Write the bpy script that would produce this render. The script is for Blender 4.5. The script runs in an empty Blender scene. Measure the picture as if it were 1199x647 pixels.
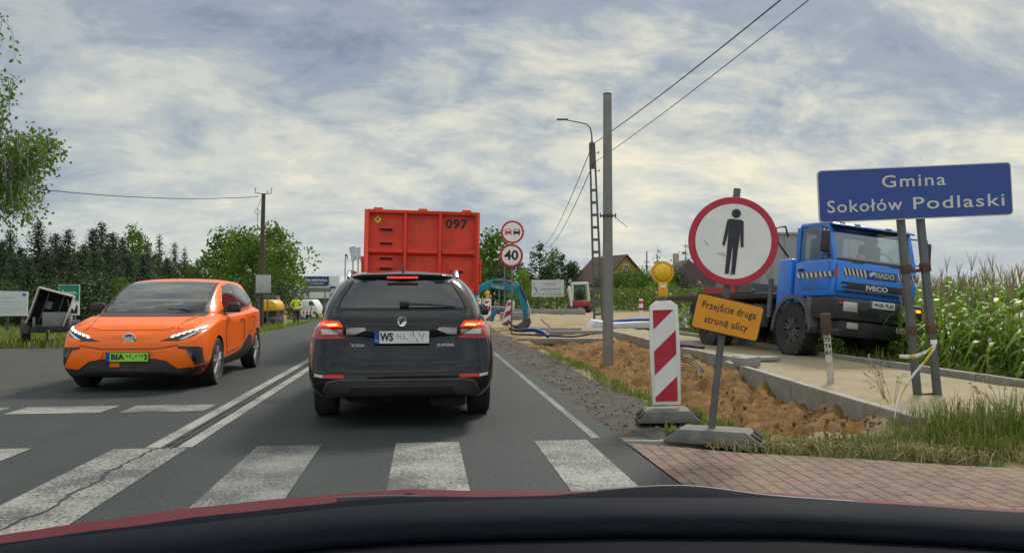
import bpy, bmesh, math, random
from mathutils import Vector, Matrix, noise
from mathutils.bvhtree import BVHTree
from mathutils.geometry import tessellate_polygon
R = math.radians
PI = math.pi
rnd = random.Random(7)
sc = bpy.context.scene
C = sc.collection

# ------------------------------------------------------------------ camera
F, CX, CY, EYE = 940.0, 599.5, 323.5, 1.25
cam_d = bpy.data.cameras.new('camera'); cam = bpy.data.objects.new('camera', cam_d); C.objects.link(cam)
cam.location = (0, 0, EYE); cam.rotation_euler = (R(90 + 1.31), 0, R(-6.2))
cam_d.sensor_width = 36; cam_d.lens = 36 * F / 1199; cam_d.clip_start = .05; cam_d.clip_end = 3000
sc.camera = cam
CM = cam.rotation_euler.to_matrix()
def ray(px, py): return CM @ Vector(((px - CX) / F, (CY - py) / F, -1))
def at_d(px, py, d): return Vector((0, 0, EYE)) + ray(px, py) * d
def at_z(px, py, z=0.0):
    r = ray(px, py); return Vector((0, 0, EYE)) + r * ((z - EYE) / r.z)

# ------------------------------------------------------------------ sky, sun, exposure
SUN_EL, SUN_AZ = R(42), R(32)          # azimuth measured from the road direction towards the right
sdir = Vector((math.sin(SUN_AZ) * math.cos(SUN_EL), math.cos(SUN_AZ) * math.cos(SUN_EL), math.sin(SUN_EL)))
w = bpy.data.worlds.new('World'); sc.world = w; w.use_nodes = True
nt = w.node_tree; nt.nodes.clear()
def N(t, typ, **kw):
    n = t.nodes.new(typ)
    for k, v in kw.items(): setattr(n, k, v)
    return n
def L(t, a, b): t.links.new(a, b)
def math_n(t, op, a, b=None, c=None, clamp=False):
    n = N(t, 'ShaderNodeMath', operation=op, use_clamp=clamp)
    for i, v in enumerate((a, b, c)):
        if v is None: continue
        if isinstance(v, (int, float)): n.inputs[i].default_value = v
        else: L(t, v, n.inputs[i])
    return n.outputs[0]
def ramp(t, fac, stops, interp='EASE'):
    n = N(t, 'ShaderNodeValToRGB'); n.color_ramp.interpolation = interp
    e = n.color_ramp.elements
    while len(e) > 1: e.remove(e[-1])
    e[0].position = stops[0][0]; e[0].color = stops[0][1]
    for p, c in stops[1:]:
        q = e.new(p); q.color = c
    L(t, fac, n.inputs[0]); return n.outputs[0]
def s2l(c):
    c /= 255.0
    return c / 12.92 if c <= .04045 else ((c + .055) / 1.055) ** 2.4
def K(r, g, b, k=1.0): return (s2l(r) * k, s2l(g) * k, s2l(b) * k, 1)
def mixc(t, fac, a, b, blend='MIX'):
    n = N(t, 'ShaderNodeMix', data_type='RGBA', blend_type=blend)
    if isinstance(fac, (int, float)): n.inputs[0].default_value = fac
    else: L(t, fac, n.inputs[0])
    for i, v in ((6, a), (7, b)):
        if isinstance(v, tuple): n.inputs[i].default_value = v
        else: L(t, v, n.inputs[i])
    return n.outputs[2]
def noise_n(t, vec, scale, detail=6, rough=.55, dist=0.0):
    n = N(t, 'ShaderNodeTexNoise'); n.inputs['Scale'].default_value = scale; n.inputs['Detail'].default_value = detail
    n.inputs['Roughness'].default_value = rough; n.inputs['Distortion'].default_value = dist
    if vec is not None: L(t, vec, n.inputs['Vector'])
    return n.outputs['Fac']
sky = N(nt, 'ShaderNodeTexSky', sky_type='NISHITA', sun_disc=False)
sky.sun_elevation = SUN_EL; sky.sun_rotation = SUN_AZ
tc = N(nt, 'ShaderNodeTexCoord')
sep = N(nt, 'ShaderNodeSeparateXYZ'); L(nt, tc.outputs['Generated'], sep.inputs[0])
zz = math_n(nt, 'ADD', math_n(nt, 'MAXIMUM', sep.outputs[2], 0.0), .36)
u = math_n(nt, 'DIVIDE', sep.outputs[0], zz); v = math_n(nt, 'DIVIDE', sep.outputs[1], zz)
cb = N(nt, 'ShaderNodeCombineXYZ'); L(nt, u, cb.inputs[0]); L(nt, v, cb.inputs[1])
mp = N(nt, 'ShaderNodeMapping'); mp.inputs['Rotation'].default_value = (0, 0, R(-38)); mp.inputs['Scale'].default_value = (1.05, 1.45, 1); mp.inputs['Location'].default_value = (0, 0, 0)
L(nt, cb.outputs[0], mp.inputs[0])
n1 = noise_n(nt, mp.outputs[0], .95, 9, .6, .35)
n2 = noise_n(nt, mp.outputs[0], 3.6, 10, .66, .4)
nn = math_n(nt, 'ADD', math_n(nt, 'MULTIPLY', n1, .60), math_n(nt, 'MULTIPLY', n2, .40))
KS = 8.5
cl = ramp(nt, nn, [(.35, K(122, 136, 156, KS)), (.43, K(152, 163, 176, KS)), (.49, K(178, 185, 187, KS)), (.545, K(196, 201, 197, KS)), (.60, K(218, 216, 201, KS)), (.68, K(246, 239, 216, KS))])
# towards the sun the cloud is thinner and warmer
dn = N(nt, 'ShaderNodeVectorMath', operation='DOT_PRODUCT'); L(nt, tc.outputs['Generated'], dn.inputs[0]); dn.inputs[1].default_value = sdir
glow = math_n(nt, 'POWER', math_n(nt, 'MAXIMUM', dn.outputs['Value'], 0.0), 3.0)
gaps = math_n(nt, 'MULTIPLY', glow, math_n(nt, 'MULTIPLY_ADD', nn, 7.0, -3.3, clamp=True), clamp=True)
cl = mixc(nt, math_n(nt, 'MULTIPLY', gaps, .9, clamp=True), cl, K(252, 236, 190, KS * 1.15))
# thicker light overhead, paler band over the horizon
hz = math_n(nt, 'POWER', math_n(nt, 'SUBTRACT', 1.0, math_n(nt, 'MAXIMUM', sep.outputs[2], 0.0), clamp=True), 14.0)
cl = mixc(nt, math_n(nt, 'MULTIPLY', hz, .55), cl, K(198, 210, 216, KS))
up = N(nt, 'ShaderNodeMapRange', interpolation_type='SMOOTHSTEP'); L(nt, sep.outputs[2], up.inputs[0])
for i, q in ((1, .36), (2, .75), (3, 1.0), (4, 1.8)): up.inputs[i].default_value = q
bk = N(nt, 'ShaderNodeMapRange', interpolation_type='SMOOTHSTEP'); L(nt, sep.outputs[1], bk.inputs[0])   # extra sky brightness added behind the viewer to light surfaces facing it
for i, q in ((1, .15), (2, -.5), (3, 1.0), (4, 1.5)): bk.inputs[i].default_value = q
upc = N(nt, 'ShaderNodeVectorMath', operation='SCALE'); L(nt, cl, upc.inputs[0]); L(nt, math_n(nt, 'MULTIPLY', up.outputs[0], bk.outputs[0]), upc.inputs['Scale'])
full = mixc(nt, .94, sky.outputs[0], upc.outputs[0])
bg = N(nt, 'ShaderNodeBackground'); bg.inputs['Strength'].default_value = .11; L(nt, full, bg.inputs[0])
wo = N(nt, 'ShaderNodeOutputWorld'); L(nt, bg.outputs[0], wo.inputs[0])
sun_d = bpy.data.lights.new('sun', 'SUN'); sun_d.energy = 2.9; sun_d.angle = R(12); sun_d.color = (1, .93, .82)
sun = bpy.data.objects.new('sun', sun_d); C.objects.link(sun); sun.location = (0, 0, 60)
sun.rotation_euler = (-sdir).to_track_quat('-Z', 'Y').to_euler()
vs = sc.view_settings; vs.view_transform = 'Standard'; vs.look = 'None'; vs.gamma = 1; vs.use_curve_mapping = False; vs.exposure = 0.16
sc.cycles.max_bounces = 6; sc.cycles.transparent_max_bounces = 8

# ------------------------------------------------------------------ materials
MATS = {}
def mat(name, col, rough=.6, metal=0.0, var=.12, scale=6.0, bump=0.0, bscale=60.0, coat=0.0, spec=.5, dirt=None, dscale=3.0, damt=.5, alpha_t=0.0, emit=None, estr=0.0, rvar=.1):
    """principled material with object-space colour variation, optional dirt colour and bump"""
    if name in MATS: return MATS[name]
    m = bpy.data.materials.new(name); m.use_nodes = True; t = m.node_tree
    p = t.nodes['Principled BSDF']; tcn = N(t, 'ShaderNodeTexCoord'); o = tcn.outputs['Object']
    f = noise_n(t, o, scale, 5, .6)
    lo = tuple(c * (1 - var) for c in col[:3]) + (1,); hi = tuple(min(1, c * (1 + var)) for c in col[:3]) + (1,)
    c = ramp(t, f, [(.3, lo), (.7, hi)], 'LINEAR')
    if dirt:
        d = noise_n(t, o, dscale, 8, .65, .2)
        dm = math_n(t, 'MULTIPLY', math_n(t, 'MULTIPLY_ADD', d, 5.0, -2.4, clamp=True), damt)
        c = mixc(t, dm, c, dirt)
    L(t, c, p.inputs['Base Color'])
    p.inputs['Metallic'].default_value = metal; p.inputs['Specular IOR Level'].default_value = spec
    L(t, math_n(t, 'MULTIPLY_ADD', f, rvar * 2, rough - rvar, clamp=True), p.inputs['Roughness'])
    if coat: p.inputs['Coat Weight'].default_value = coat; p.inputs['Coat Roughness'].default_value = .04
    if bump:
        b = N(t, 'ShaderNodeBump'); b.inputs['Strength'].default_value = bump; b.inputs['Distance'].default_value = .02
        L(t, noise_n(t, o, bscale, 6, .65), b.inputs['Height']); L(t, b.outputs[0], p.inputs['Normal'])
    if emit: p.inputs['Emission Color'].default_value = emit; p.inputs['Emission Strength'].default_value = estr
    MATS[name] = m; return m
def leafmat(name, a, b, scale=.8, trans=.35, rough=.55):
    if name in MATS: return MATS[name]
    m = bpy.data.materials.new(name); m.use_nodes = True; t = m.node_tree; t.nodes.clear()
    tcn = N(t, 'ShaderNodeTexCoord'); f = noise_n(t, tcn.outputs['Object'], scale, 4, .7)
    oi = N(t, 'ShaderNodeObjectInfo')
    f = math_n(t, 'ADD', f, math_n(t, 'MULTIPLY_ADD', oi.outputs['Random'], .24, -.12))
    c = ramp(t, f, [(.3, a), (.7, b)], 'LINEAR')
    d = N(t, 'ShaderNodeBsdfPrincipled'); d.inputs['Roughness'].default_value = rough; d.inputs['Specular IOR Level'].default_value = .25; L(t, c, d.inputs['Base Color'])
    tr = N(t, 'ShaderNodeBsdfTranslucent'); L(t, mixc(t, 1.0, c, (1, 1, .55, 1), 'MULTIPLY'), tr.inputs[0])
    ms = N(t, 'ShaderNodeMixShader'); ms.inputs[0].default_value = trans
    L(t, d.outputs[0], ms.inputs[1]); L(t, tr.outputs[0], ms.inputs[2])
    out = N(t, 'ShaderNodeOutputMaterial'); L(t, ms.outputs[0], out.inputs[0]); MATS[name] = m; return m
def paintmat(name, col, base, cover=.55, scale=14.0, fine=42.0):
    """worn road paint: chips and polish show the asphalt below"""
    if name in MATS: return MATS[name]
    m = bpy.data.materials.new(name); m.use_nodes = True; t = m.node_tree; p = t.nodes['Principled BSDF']
    tcn = N(t, 'ShaderNodeTexCoord'); o = tcn.outputs['Object']
    f = math_n(t, 'ADD', math_n(t, 'MULTIPLY', noise_n(t, o, fine, 4, .7), .6), math_n(t, 'MULTIPLY', noise_n(t, o, 1.6, 3, .6), .4))
    k = math_n(t, 'MULTIPLY_ADD', f, 9.0, -9.0 * (1 - cover) + .5, clamp=True)
    c = ramp(t, noise_n(t, o, scale, 6, .7), [(.3, tuple(x * .78 for x in col[:3]) + (1,)), (.7, col)], 'LINEAR')
    L(t, mixc(t, k, base, c), p.inputs['Base Color']); p.inputs['Roughness'].default_value = .75
    b = N(t, 'ShaderNodeBump'); b.inputs['Strength'].default_value = .25; b.inputs['Distance'].default_value = .01
    L(t, f, b.inputs['Height']); L(t, b.outputs[0], p.inputs['Normal']); MATS[name] = m; return m

# ------------------------------------------------------------------ mesh builder
def rotm(rx=0, ry=0, rz=0): return Matrix.Rotation(rz, 4, 'Z') @ Matrix.Rotation(ry, 4, 'Y') @ Matrix.Rotation(rx, 4, 'X')
class MB:
    def __init__(s): s.v = []; s.f = []; s.m = []
    def add(s, vs, fs, m=0, M=None):
        n = len(s.v)
        s.v += [tuple(M @ Vector(q)) if M else tuple(q) for q in vs]
        s.f += [tuple(i + n for i in q) for q in fs]; s.m += [m] * len(fs); return s
    def box(s, cx, cy, cz, sx, sy, sz, m=0, M=None, tap=1.0):
        x, y, z = sx / 2, sy / 2, sz / 2
        vs = [(cx + a * x * (tap if c > 0 else 1), cy + b * y * (tap if c > 0 else 1), cz + c * z) for c in (-1, 1) for a, b in ((-1, -1), (1, -1), (1, 1), (-1, 1))]
        return s.add(vs, [(3, 2, 1, 0), (4, 5, 6, 7), (0, 1, 5, 4), (1, 2, 6, 5), (2, 3, 7, 6), (3, 0, 4, 7)], m, M)
    def cyl(s, p0, p1, r0, r1=None, n=12, m=0, M=None, cap=True):
        return s.tube([p0, p1], [r0, r0 if r1 is None else r1], n, m, M, cap)
    def tube(s, pts, r, n=8, m=0, M=None, cap=True):
        pts = [Vector(p) for p in pts]; rs = r if isinstance(r, (list, tuple)) else [r] * len(pts)
        vs = []; up = None
        for i, p in enumerate(pts):
            d = (pts[min(i + 1, len(pts) - 1)] - pts[max(i - 1, 0)]).normalized()
            if up is None: up = Vector((0, 0, 1)) if abs(d.z) < .95 else Vector((1, 0, 0))
            a = d.cross(up).normalized(); b = a.cross(d).normalized(); up = b
            vs += [p + a * math.cos(2 * PI * k / n) * rs[i] + b * math.sin(2 * PI * k / n) * rs[i] for k in range(n)]
        fs = [(i * n + k, i * n + (k + 1) % n, (i + 1) * n + (k + 1) % n, (i + 1) * n + k) for i in range(len(pts) - 1) for k in range(n)]
        fs = [q[::-1] for q in fs]
        if cap: fs += [tuple(range(n)), tuple(reversed(range((len(pts) - 1) * n, len(pts) * n)))]
        return s.add(vs, fs, m, M)
    def prism(s, poly, a, b, axis='y', m=0, M=None):
        """polygon extruded from a to b along axis; y: poly is (x,z); x: (y,z); z: (x,y)"""
        put = {'y': lambda p, t: (p[0], t, p[1]), 'x': lambda p, t: (t, p[0], p[1]), 'z': lambda p, t: (p[0], p[1], t)}[axis]
        n = len(poly); vs = [put(p, a) for p in poly] + [put(p, b) for p in poly]
        fs = [tuple(range(n)), tuple(reversed(range(n, 2 * n)))] + [(i, n + i, n + (i + 1) % n, (i + 1) % n) for i in range(n)]
        return s.add(vs, fs, m, M)
    def lathe(s, prof, n=24, axis='x', m=0, M=None, c=(0, 0, 0), closed=False, caps=True):
        """prof = [(radius, offset along axis)]"""
        vs = []
        for r, h in prof:
            for k in range(n):
                a = 2 * PI * k / n; q = (h, r * math.cos(a), r * math.sin(a)) if axis == 'x' else ((r * math.cos(a), h, r * math.sin(a)) if axis == 'y' else (r * math.cos(a), r * math.sin(a), h))
                vs.append((q[0] + c[0], q[1] + c[1], q[2] + c[2]))
        P = len(prof)
        fs = [(i * n + k, i * n + (k + 1) % n, ((i + 1) % P) * n + (k + 1) % n, ((i + 1) % P) * n + k) for i in range(P if closed else P - 1) for k in range(n)]
        if not closed and caps:
            if prof[0][0] > 1e-4: fs.append(tuple(reversed(range(n))))
            if prof[-1][0] > 1e-4: fs.append(tuple(range((P - 1) * n, P * n)))
        return s.add(vs, fs, m, M)
    def mesh(s, name, mats, smooth=35, bevel=0, seg=2, fixn=True):
        me = bpy.data.meshes.new(name); me.from_pydata(s.v, [], s.f)
        for q in mats if isinstance(mats, (list, tuple)) else [mats]: me.materials.append(q)
        me.polygons.foreach_set('material_index', s.m)
        if fixn or bevel:
            b = bmesh.new(); b.from_mesh(me)
            bmesh.ops.remove_doubles(b, verts=b.verts, dist=1e-5)
            if fixn: bmesh.ops.recalc_face_normals(b, faces=b.faces)
            if bevel:
                es = [e for e in b.edges if len(e.link_faces) == 2 and e.calc_face_angle(0) > .5]
                bmesh.ops.bevel(b, geom=es, offset=bevel, segments=seg, affect='EDGES', profile=.5, clamp_overlap=True)
            b.to_mesh(me); b.free()
        if smooth is not None:
            me.polygons.foreach_set('use_smooth', [True] * len(me.polygons))
            me.set_sharp_from_angle(angle=R(smooth))
        me.update(); return me
    def build(s, name, mats, parent=None, **kw):
        return link(name, s.mesh(name, mats, **kw), parent)
def link(name, me, parent=None, loc=None, M=None):
    o = bpy.data.objects.new(name, me); C.objects.link(o)
    if parent: o.parent = parent
    if loc is not None: o.location = loc
    if M is not None: o.matrix_local = M
    return o
def tag(o, label, cat, group=None, kind=None):
    o['label'] = label; o['category'] = cat
    if group: o['group'] = group
    if kind: o['kind'] = kind
    return o
def struct(o): o['kind'] = 'structure'; return o
def thing(name, label, cat, loc=(0, 0, 0), rz=0.0, group=None, rx=0.0, ry=0.0):
    o = bpy.data.objects.new(name, None); C.objects.link(o); o.empty_display_size = .2
    o.location = loc; o.rotation_euler = (rx, ry, rz); return tag(o, label, cat, group)
def dup(o, parent=None):
    c = o.copy(); C.objects.link(c); c.parent = parent
    for ch in list(o.children): dup(ch, c)
    return c
def sheet(name, poly, z, m, sub=0):
    b = MB(); b.add([(p[0], p[1], z) for p in poly], [tuple(range(len(poly)))]); o = b.build(name, m, smooth=None)
    return o
def text_mb(txt, size, ext=.0015, bold=0.0, spacing=1.0, align='CENTER', shear=0.0):
    """text as a mesh in the XZ plane, facing -Y"""
    cu = bpy.data.curves.new('text', 'FONT'); cu.body = txt; cu.size = size; cu.extrude = ext; cu.offset = bold; cu.space_character = spacing
    cu.align_x = align; cu.align_y = 'CENTER'; cu.resolution_u = 3; cu.shear = shear
    o = bpy.data.objects.new('text', cu); C.objects.link(o); bpy.context.view_layer.update()
    me = bpy.data.meshes.new_from_object(o.evaluated_get(bpy.context.evaluated_depsgraph_get()))
    bpy.data.objects.remove(o); mb = MB()
    Mx = Matrix.Rotation(PI / 2, 4, 'X')
    mb.add([Mx @ q.co for q in me.vertices], [tuple(p.vertices) for p in me.polygons]); bpy.data.meshes.remove(me)
    return mb
def lettering(txt, size, loc, m, parent, name='lettering', rot=None, bold=0.0, spacing=1.0, width=None, **kw):
    mb = text_mb(txt, size, bold=bold, spacing=spacing, **kw)
    if width:
        xs = [q[0] for q in mb.v]; k = width / (max(xs) - min(xs)); mb.v = [(q[0] * k, q[1], q[2]) for q in mb.v]
    me = mb.mesh(name, m, smooth=None, fixn=False)
    M = Matrix.Translation(loc) @ (rot if rot else Matrix())
    return link(name, me, parent, M=M)
# ------------------------------------------------------------------ ground materials
def groundmat(name, layers, rough=.9, bump=.5, bscale=40, bdist=.03):
    """layers: [(attribute channel or None, dark, light, noise scale)], later ones on top with a noisy border"""
    m = bpy.data.materials.new(name); m.use_nodes = True; t = m.node_tree; p = t.nodes['Principled BSDF']
    tcn = N(t, 'ShaderNodeTexCoord'); o = tcn.outputs['Object']; at = N(t, 'ShaderNodeVertexColor'); at.layer_name = 'kind'
    sp = N(t, 'ShaderNodeSeparateColor'); L(t, at.outputs[0], sp.inputs[0])
    edge = noise_n(t, o, 3.2, 9, .7); c = None
    for ch, a, b, s in layers:
        f = math_n(t, 'ADD', math_n(t, 'MULTIPLY', noise_n(t, o, s, 8, .68), .6), math_n(t, 'MULTIPLY', noise_n(t, o, s * 9, 5, .75), .4))
        cc = ramp(t, f, [(.33, a), (.66, b)], 'LINEAR')
        if ch is None: c = cc
        else:
            k = math_n(t, 'MULTIPLY_ADD', math_n(t, 'ADD', sp.outputs[ch], math_n(t, 'MULTIPLY_ADD', edge, 1.3, -.65)), 5.0, -2.0, clamp=True)
            c = mixc(t, k, c, cc)
    L(t, c, p.inputs['Base Color']); p.inputs['Roughness'].default_value = rough; p.inputs['Specular IOR Level'].default_value = .2
    b = N(t, 'ShaderNodeBump'); b.inputs['Strength'].default_value = bump; b.inputs['Distance'].default_value = bdist
    L(t, noise_n(t, o, bscale, 8, .7), b.inputs['Height']); L(t, b.outputs[0], p.inputs['Normal']); return m
GRASS_A, GRASS_B = (.045, .062, .014, 1), (.13, .15, .045, 1)
SAND_A, SAND_B = (.10, .052, .018, 1), (.30, .165, .055, 1)
BEIGE_A, BEIGE_B = (.20, .15, .085, 1), (.36, .28, .17, 1)
GRAV_A, GRAV_B = (.035, .032, .028, 1), (.14, .125, .105, 1)
m_site = groundmat('site_ground', [(None, BEIGE_A, BEIGE_B, 1.2), (0, GRAV_A, GRAV_B, 3.0), (1, GRASS_A, GRASS_B, 2.2), (2, SAND_A, SAND_B, 2.4)], bump=.9, bscale=14, bdist=.06)
m_field = groundmat('field', [(None, (.05, .065, .02, 1), (.12, .13, .05, 1), .4)], bump=.4)
m_verge = groundmat('verge', [(None, (.05, .075, .014, 1), (.15, .18, .05, 1), .7), (0, (.17, .13, .075, 1), (.30, .23, .14, 1), 1.5)], bump=.5)

def asphalt(name, a, b, speck=.5):
    m = bpy.data.materials.new(name); m.use_nodes = True; t = m.node_tree; p = t.nodes['Principled BSDF']
    tcn = N(t, 'ShaderNodeTexCoord'); o = tcn.outputs['Object']
    mpn = N(t, 'ShaderNodeMapping'); mpn.inputs['Scale'].default_value = (1.0, .12, 1); L(t, o, mpn.inputs[0])
    mp2 = N(t, 'ShaderNodeMapping'); mp2.inputs['Scale'].default_value = (1.5, .012, 1); L(t, o, mp2.inputs[0]); big = math_n(t, 'ADD', math_n(t, 'MULTIPLY', noise_n(t, mpn.outputs[0], 1.3, 5, .6, .3), .5), math_n(t, 'MULTIPLY', noise_n(t, mp2.outputs[0], 1.1, 3, .6), .5)); med = noise_n(t, o, .9, 6, .6); fine = math_n(t, 'ADD', math_n(t, 'MULTIPLY', noise_n(t, o, 130, 3, .8), .55), math_n(t, 'MULTIPLY', noise_n(t, o, 34, 3, .8), .45))
    f = math_n(t, 'ADD', math_n(t, 'MULTIPLY', big, .55), math_n(t, 'MULTIPLY', med, .45))
    c = ramp(t, f, [(.32, a), (.68, b)], 'LINEAR')
    k = math_n(t, 'MULTIPLY_ADD', fine, 6.0, -3.1, clamp=True)
    c = mixc(t, math_n(t, 'MULTIPLY', k, speck), c, tuple(min(1, x * 2.8) for x in b[:3]) + (1,))
    k2 = math_n(t, 'MULTIPLY_ADD', fine, -7.0, 3.1, clamp=True)
    c = mixc(t, math_n(t, 'MULTIPLY', k2, speck), c, tuple(x * .4 for x in a[:3]) + (1,))
    L(t, c, p.inputs['Base Color']); L(t, math_n(t, 'MULTIPLY_ADD', f, .2, .68), p.inputs['Roughness']); p.inputs['Specular IOR Level'].default_value = .22
    bn = N(t, 'ShaderNodeBump'); bn.inputs['Strength'].default_value = .8; bn.inputs['Distance'].default_value = .008
    L(t, noise_n(t, o, 90, 3, .85), bn.inputs['Height']); L(t, bn.outputs[0], p.inputs['Normal']); return m
m_asph = asphalt('asphalt', (.020, .025, .026, 1), (.046, .053, .052, 1), .8)
m_asph2 = asphalt('asphalt_old', (.038, .04, .037, 1), (.065, .064, .056, 1), .4)
m_paint = paintmat('road_paint', (.26, .26, .23, 1), (.045, .05, .05, 1), .505)
m_paint_worn = paintmat('road_paint_worn', (.19, .195, .18, 1), (.045, .05, .05, 1), .49)
m_paint_line = paintmat('road_paint_line', (.28, .28, .25, 1), (.05, .055, .055, 1), .54, fine=60)
m_crack = mat('tar_crack', (.018, .018, .018, 1), .8)
m_conc = mat('concrete', (.24, .235, .215, 1), .85, var=.18, bump=.3, bscale=50, dirt=(.16, .14, .11, 1), dscale=2.2, damt=.5)
m_conc_l = mat('concrete_light', (.27, .26, .23, 1), .85, var=.15, bump=.3, bscale=50, dirt=(.22, .165, .10, 1), dscale=2.2, damt=.7)

# ------------------------------------------------------------------ ground sheets
def sstep(a, b, x):
    t = min(1, max(0, (x - a) / (b - a))); return t * t * (3 - 2 * t)
def fbm(x, y, s, o=5): return noise.fractal(Vector((x * s, y * s, 3.7)), .9, 2.1, o)
def grid(name, xs, ys, h, m, mask=None):
    nx = len(xs); vs = [(x, y, h(x, y)) for y in ys for x in xs]
    fs = [(j * nx + i, j * nx + i + 1, (j + 1) * nx + i + 1, (j + 1) * nx + i) for j in range(len(ys) - 1) for i in range(nx - 1)]
    me = bpy.data.meshes.new(name); me.from_pydata(vs, [], fs); me.materials.append(m)
    if mask:
        ca = me.color_attributes.new('kind', 'FLOAT_COLOR', 'POINT')
        for i, q in enumerate(vs): ca.data[i].color = (*mask(q[0], q[1]), 1)
    me.polygons.foreach_set('use_smooth', [True] * len(fs)); return struct(link(name, me))
def span(a, b, s):
    n = max(1, round((b - a) / s)); return [a + (b - a) * i / n for i in range(n)]
grid('ground', [-900, -300, -120, -60, -30, -14, 0, 30, 70, 200, 900], [-30, 0, 20, 45, 80, 130, 220, 500, 1500], lambda x, y: -.95, m_field)
struct(sheet('road', [(-5.2, -12), (1.70, -12), (1.70, 200), (-5.2, 200)], 0, m_asph))
struct(sheet('side_road', [(-32, 9.5), (-5.2, 7.2), (-5.2, 24), (-6.6, 21.6), (-9, 20.6), (-32, 21.5)], -.004, m_asph2))
def hv(x, y):
    d = -5.2 - x
    return -.006 - .48 * sstep(0, 1.6, d) * sstep(24, 40, y) - .03 + fbm(x, y, .5) * .03
def mv(x, y):
    return (sstep(.2, .7, .5 + fbm(x, y, .35) * .7) * sstep(27, 30, y) * (1 - sstep(.2, 2.5, -5.6 - x + fbm(x, y, .2)) * .5), 0, 0)
grid('verge', [-60, -45] + span(-32, -12, 1.5) + span(-12, -5.2, .4) + [-5.2], span(19.5, 60, .6) + [60, 75, 95, 130], lambda x, y: hv(x, y) if not (y < 24 and x > -32) else hv(x, y) - .03, m_verge, mv)
grid('verge', span(-40, -5.2, 2.2) + [-5.2], span(-12, 8.2, 1.6) + [7.2], lambda x, y: -.05, m_verge, lambda x, y: (.3, 0, 0))

EDGE = [(4.40, 6.75), (4.95, 12.8), (5.5, 13.1), (5.3, 16), (5.75, 24.5)]
def edge_x(y):
    for (x0, y0), (x1, y1) in zip(EDGE, EDGE[1:]):
        if y <= y1: return x0 + (x1 - x0) * max(0, (y - y0)) / (y1 - y0)
    return EDGE[-1][0]
def hr(x, y):
    e = edge_x(y); ty = sstep(6.3, 8.6, y + .4 * fbm(x, y, .8)) * (1 - sstep(19, 24, y))
    n1, n2 = fbm(x, y, 1.1), fbm(x + 9, y, 4.5, 4)
    z = -.012 - .03 * sstep(1.8, 2.5, x) + .02 * n2 * (1 + 1.5 * sstep(1.75, 2.2, x))
    tr = sstep(2.75, 3.2, x + .12 * n1) * (1 - sstep(3.3, e - .1, x))
    z -= tr * (.34 + .12 * n1) * ty
    bank = sstep(3.05, e - .2, x) * ty
    n3 = noise.fractal(Vector((x * 9, y * 9, 1.3)), .7, 2.2, 4); z += bank * (-.03 + .12 * n1 + .06 * n2) + ty * sstep(2.6, 3.0, x) * (.07 * n2 + .022 * n3)
    if x > e: z = min(z, .06) if x < 7.2 else z
    if x > e - .25 and y < 7.6: z = max(z, .10 * sstep(5.9, 6.7, y) * sstep(e - .25, e, x))
    far = sstep(7.2, 8.2, y) * sstep(7.35, 8.4, x) * (1 - sstep(24, 30, y))
    z = z * (1 - far) - far * (.42 - .15 * sstep(8.6, 9.6, x))
    z += .10 * sstep(20, 30, y) * sstep(2.2, 5, x) * fbm(x, y, .3) + .06 * sstep(22, 26, y) * sstep(3, 5, x)
    return z
def mr(x, y):
    e = edge_x(y); n = fbm(x, y, .9)
    gravel = (1 - sstep(2.45, 2.8, x + .15 * n)) * (1 - .45 * sstep(26, 40, y)) * sstep(6.6, 7.2, y)
    grass = max(0, 1 - abs(x - 2.78 - .12 * n) / .28) * sstep(7.2, 8, y) * (1 - sstep(15, 19, y)) * .85
    grass = max(grass, (1 - sstep(6.7, 7.6, y + .35 * n)) * sstep(2.0, 2.6, x) * (.62 + .3 * n), sstep(7.5, 8.3, x) * (1 - sstep(26, 30, y)))
    grass = max(grass, sstep(52, 60, y) * sstep(2, 5, x))
    sand = sstep(2.75, 3.0, x + .1 * n) * (1 - sstep(e - .05, e + .15, x)) * sstep(6.9, 7.9, y + .3 * n) * (1 - sstep(19, 26, y))
    sand = max(sand, .55 * (1 - sstep(0, 1.3, abs(x - 2.9 - .3 * n))) * sstep(17, 20, y) * (1 - sstep(30, 36, y)))
    return (gravel, min(1, grass), min(1, sand))
grid('construction_ground', span(1.66, 4.9, .07) + span(4.9, 9.8, .25) + [9.8, 11, 13, 15, 18, 22, 27, 33, 42, 55, 75], span(-8, 5.0, .65) + span(5.0, 24.5, .09) + span(24.5, 80, .9) + [80, 95, 120, 160], hr, m_site, mr)
m_path = groundmat('path_sand', [(None, (.18, .15, .095, 1), (.33, .27, .175, 1), 1.1)], bump=.35, bscale=30, bdist=.02)
PX1 = lambda y: 7.28
ys = span(6.75, 24.5, .35) + [24.5]
pb = MB(); pv = []
for y in ys:
    e = edge_x(y) + .06
    for k in range(9):
        x = e + (PX1(y) - e) * k / 8; pv.append((x, y, .112 + .016 * fbm(x, y, .9)))
pb.add(pv, [(j * 9 + i, j * 9 + i + 1, (j + 1) * 9 + i + 1, (j + 1) * 9 + i) for j in range(len(ys) - 1) for i in range(8)])
struct(pb.build('sand_path', m_path, smooth=60))
def kerbs(name, pts, top, th, hgt, seg=1.0, m=None):
    b = MB()
    for (x0, y0), (x1, y1) in zip(pts, pts[1:]):
        d = Vector((x1 - x0, y1 - y0, 0)); n = max(1, round(d.length / seg)); a = math.atan2(d.y, d.x)
        for i in range(n):
            p = Vector((x0, y0, 0)) + d * ((i + .5) / n)
            b.box(0, 0, 0, d.length / n - .008, th, hgt, 0, Matrix.Translation((p.x, p.y, top - hgt / 2 + rnd.uniform(-.008, .008))) @ rotm(rnd.uniform(-.03, .03), 0, a + rnd.uniform(-.008, .008)))
    return struct(b.build(name, m or m_conc_l, bevel=.008, seg=1))
kerbs('kerb', EDGE[:2], .165, .09, .34)
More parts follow.
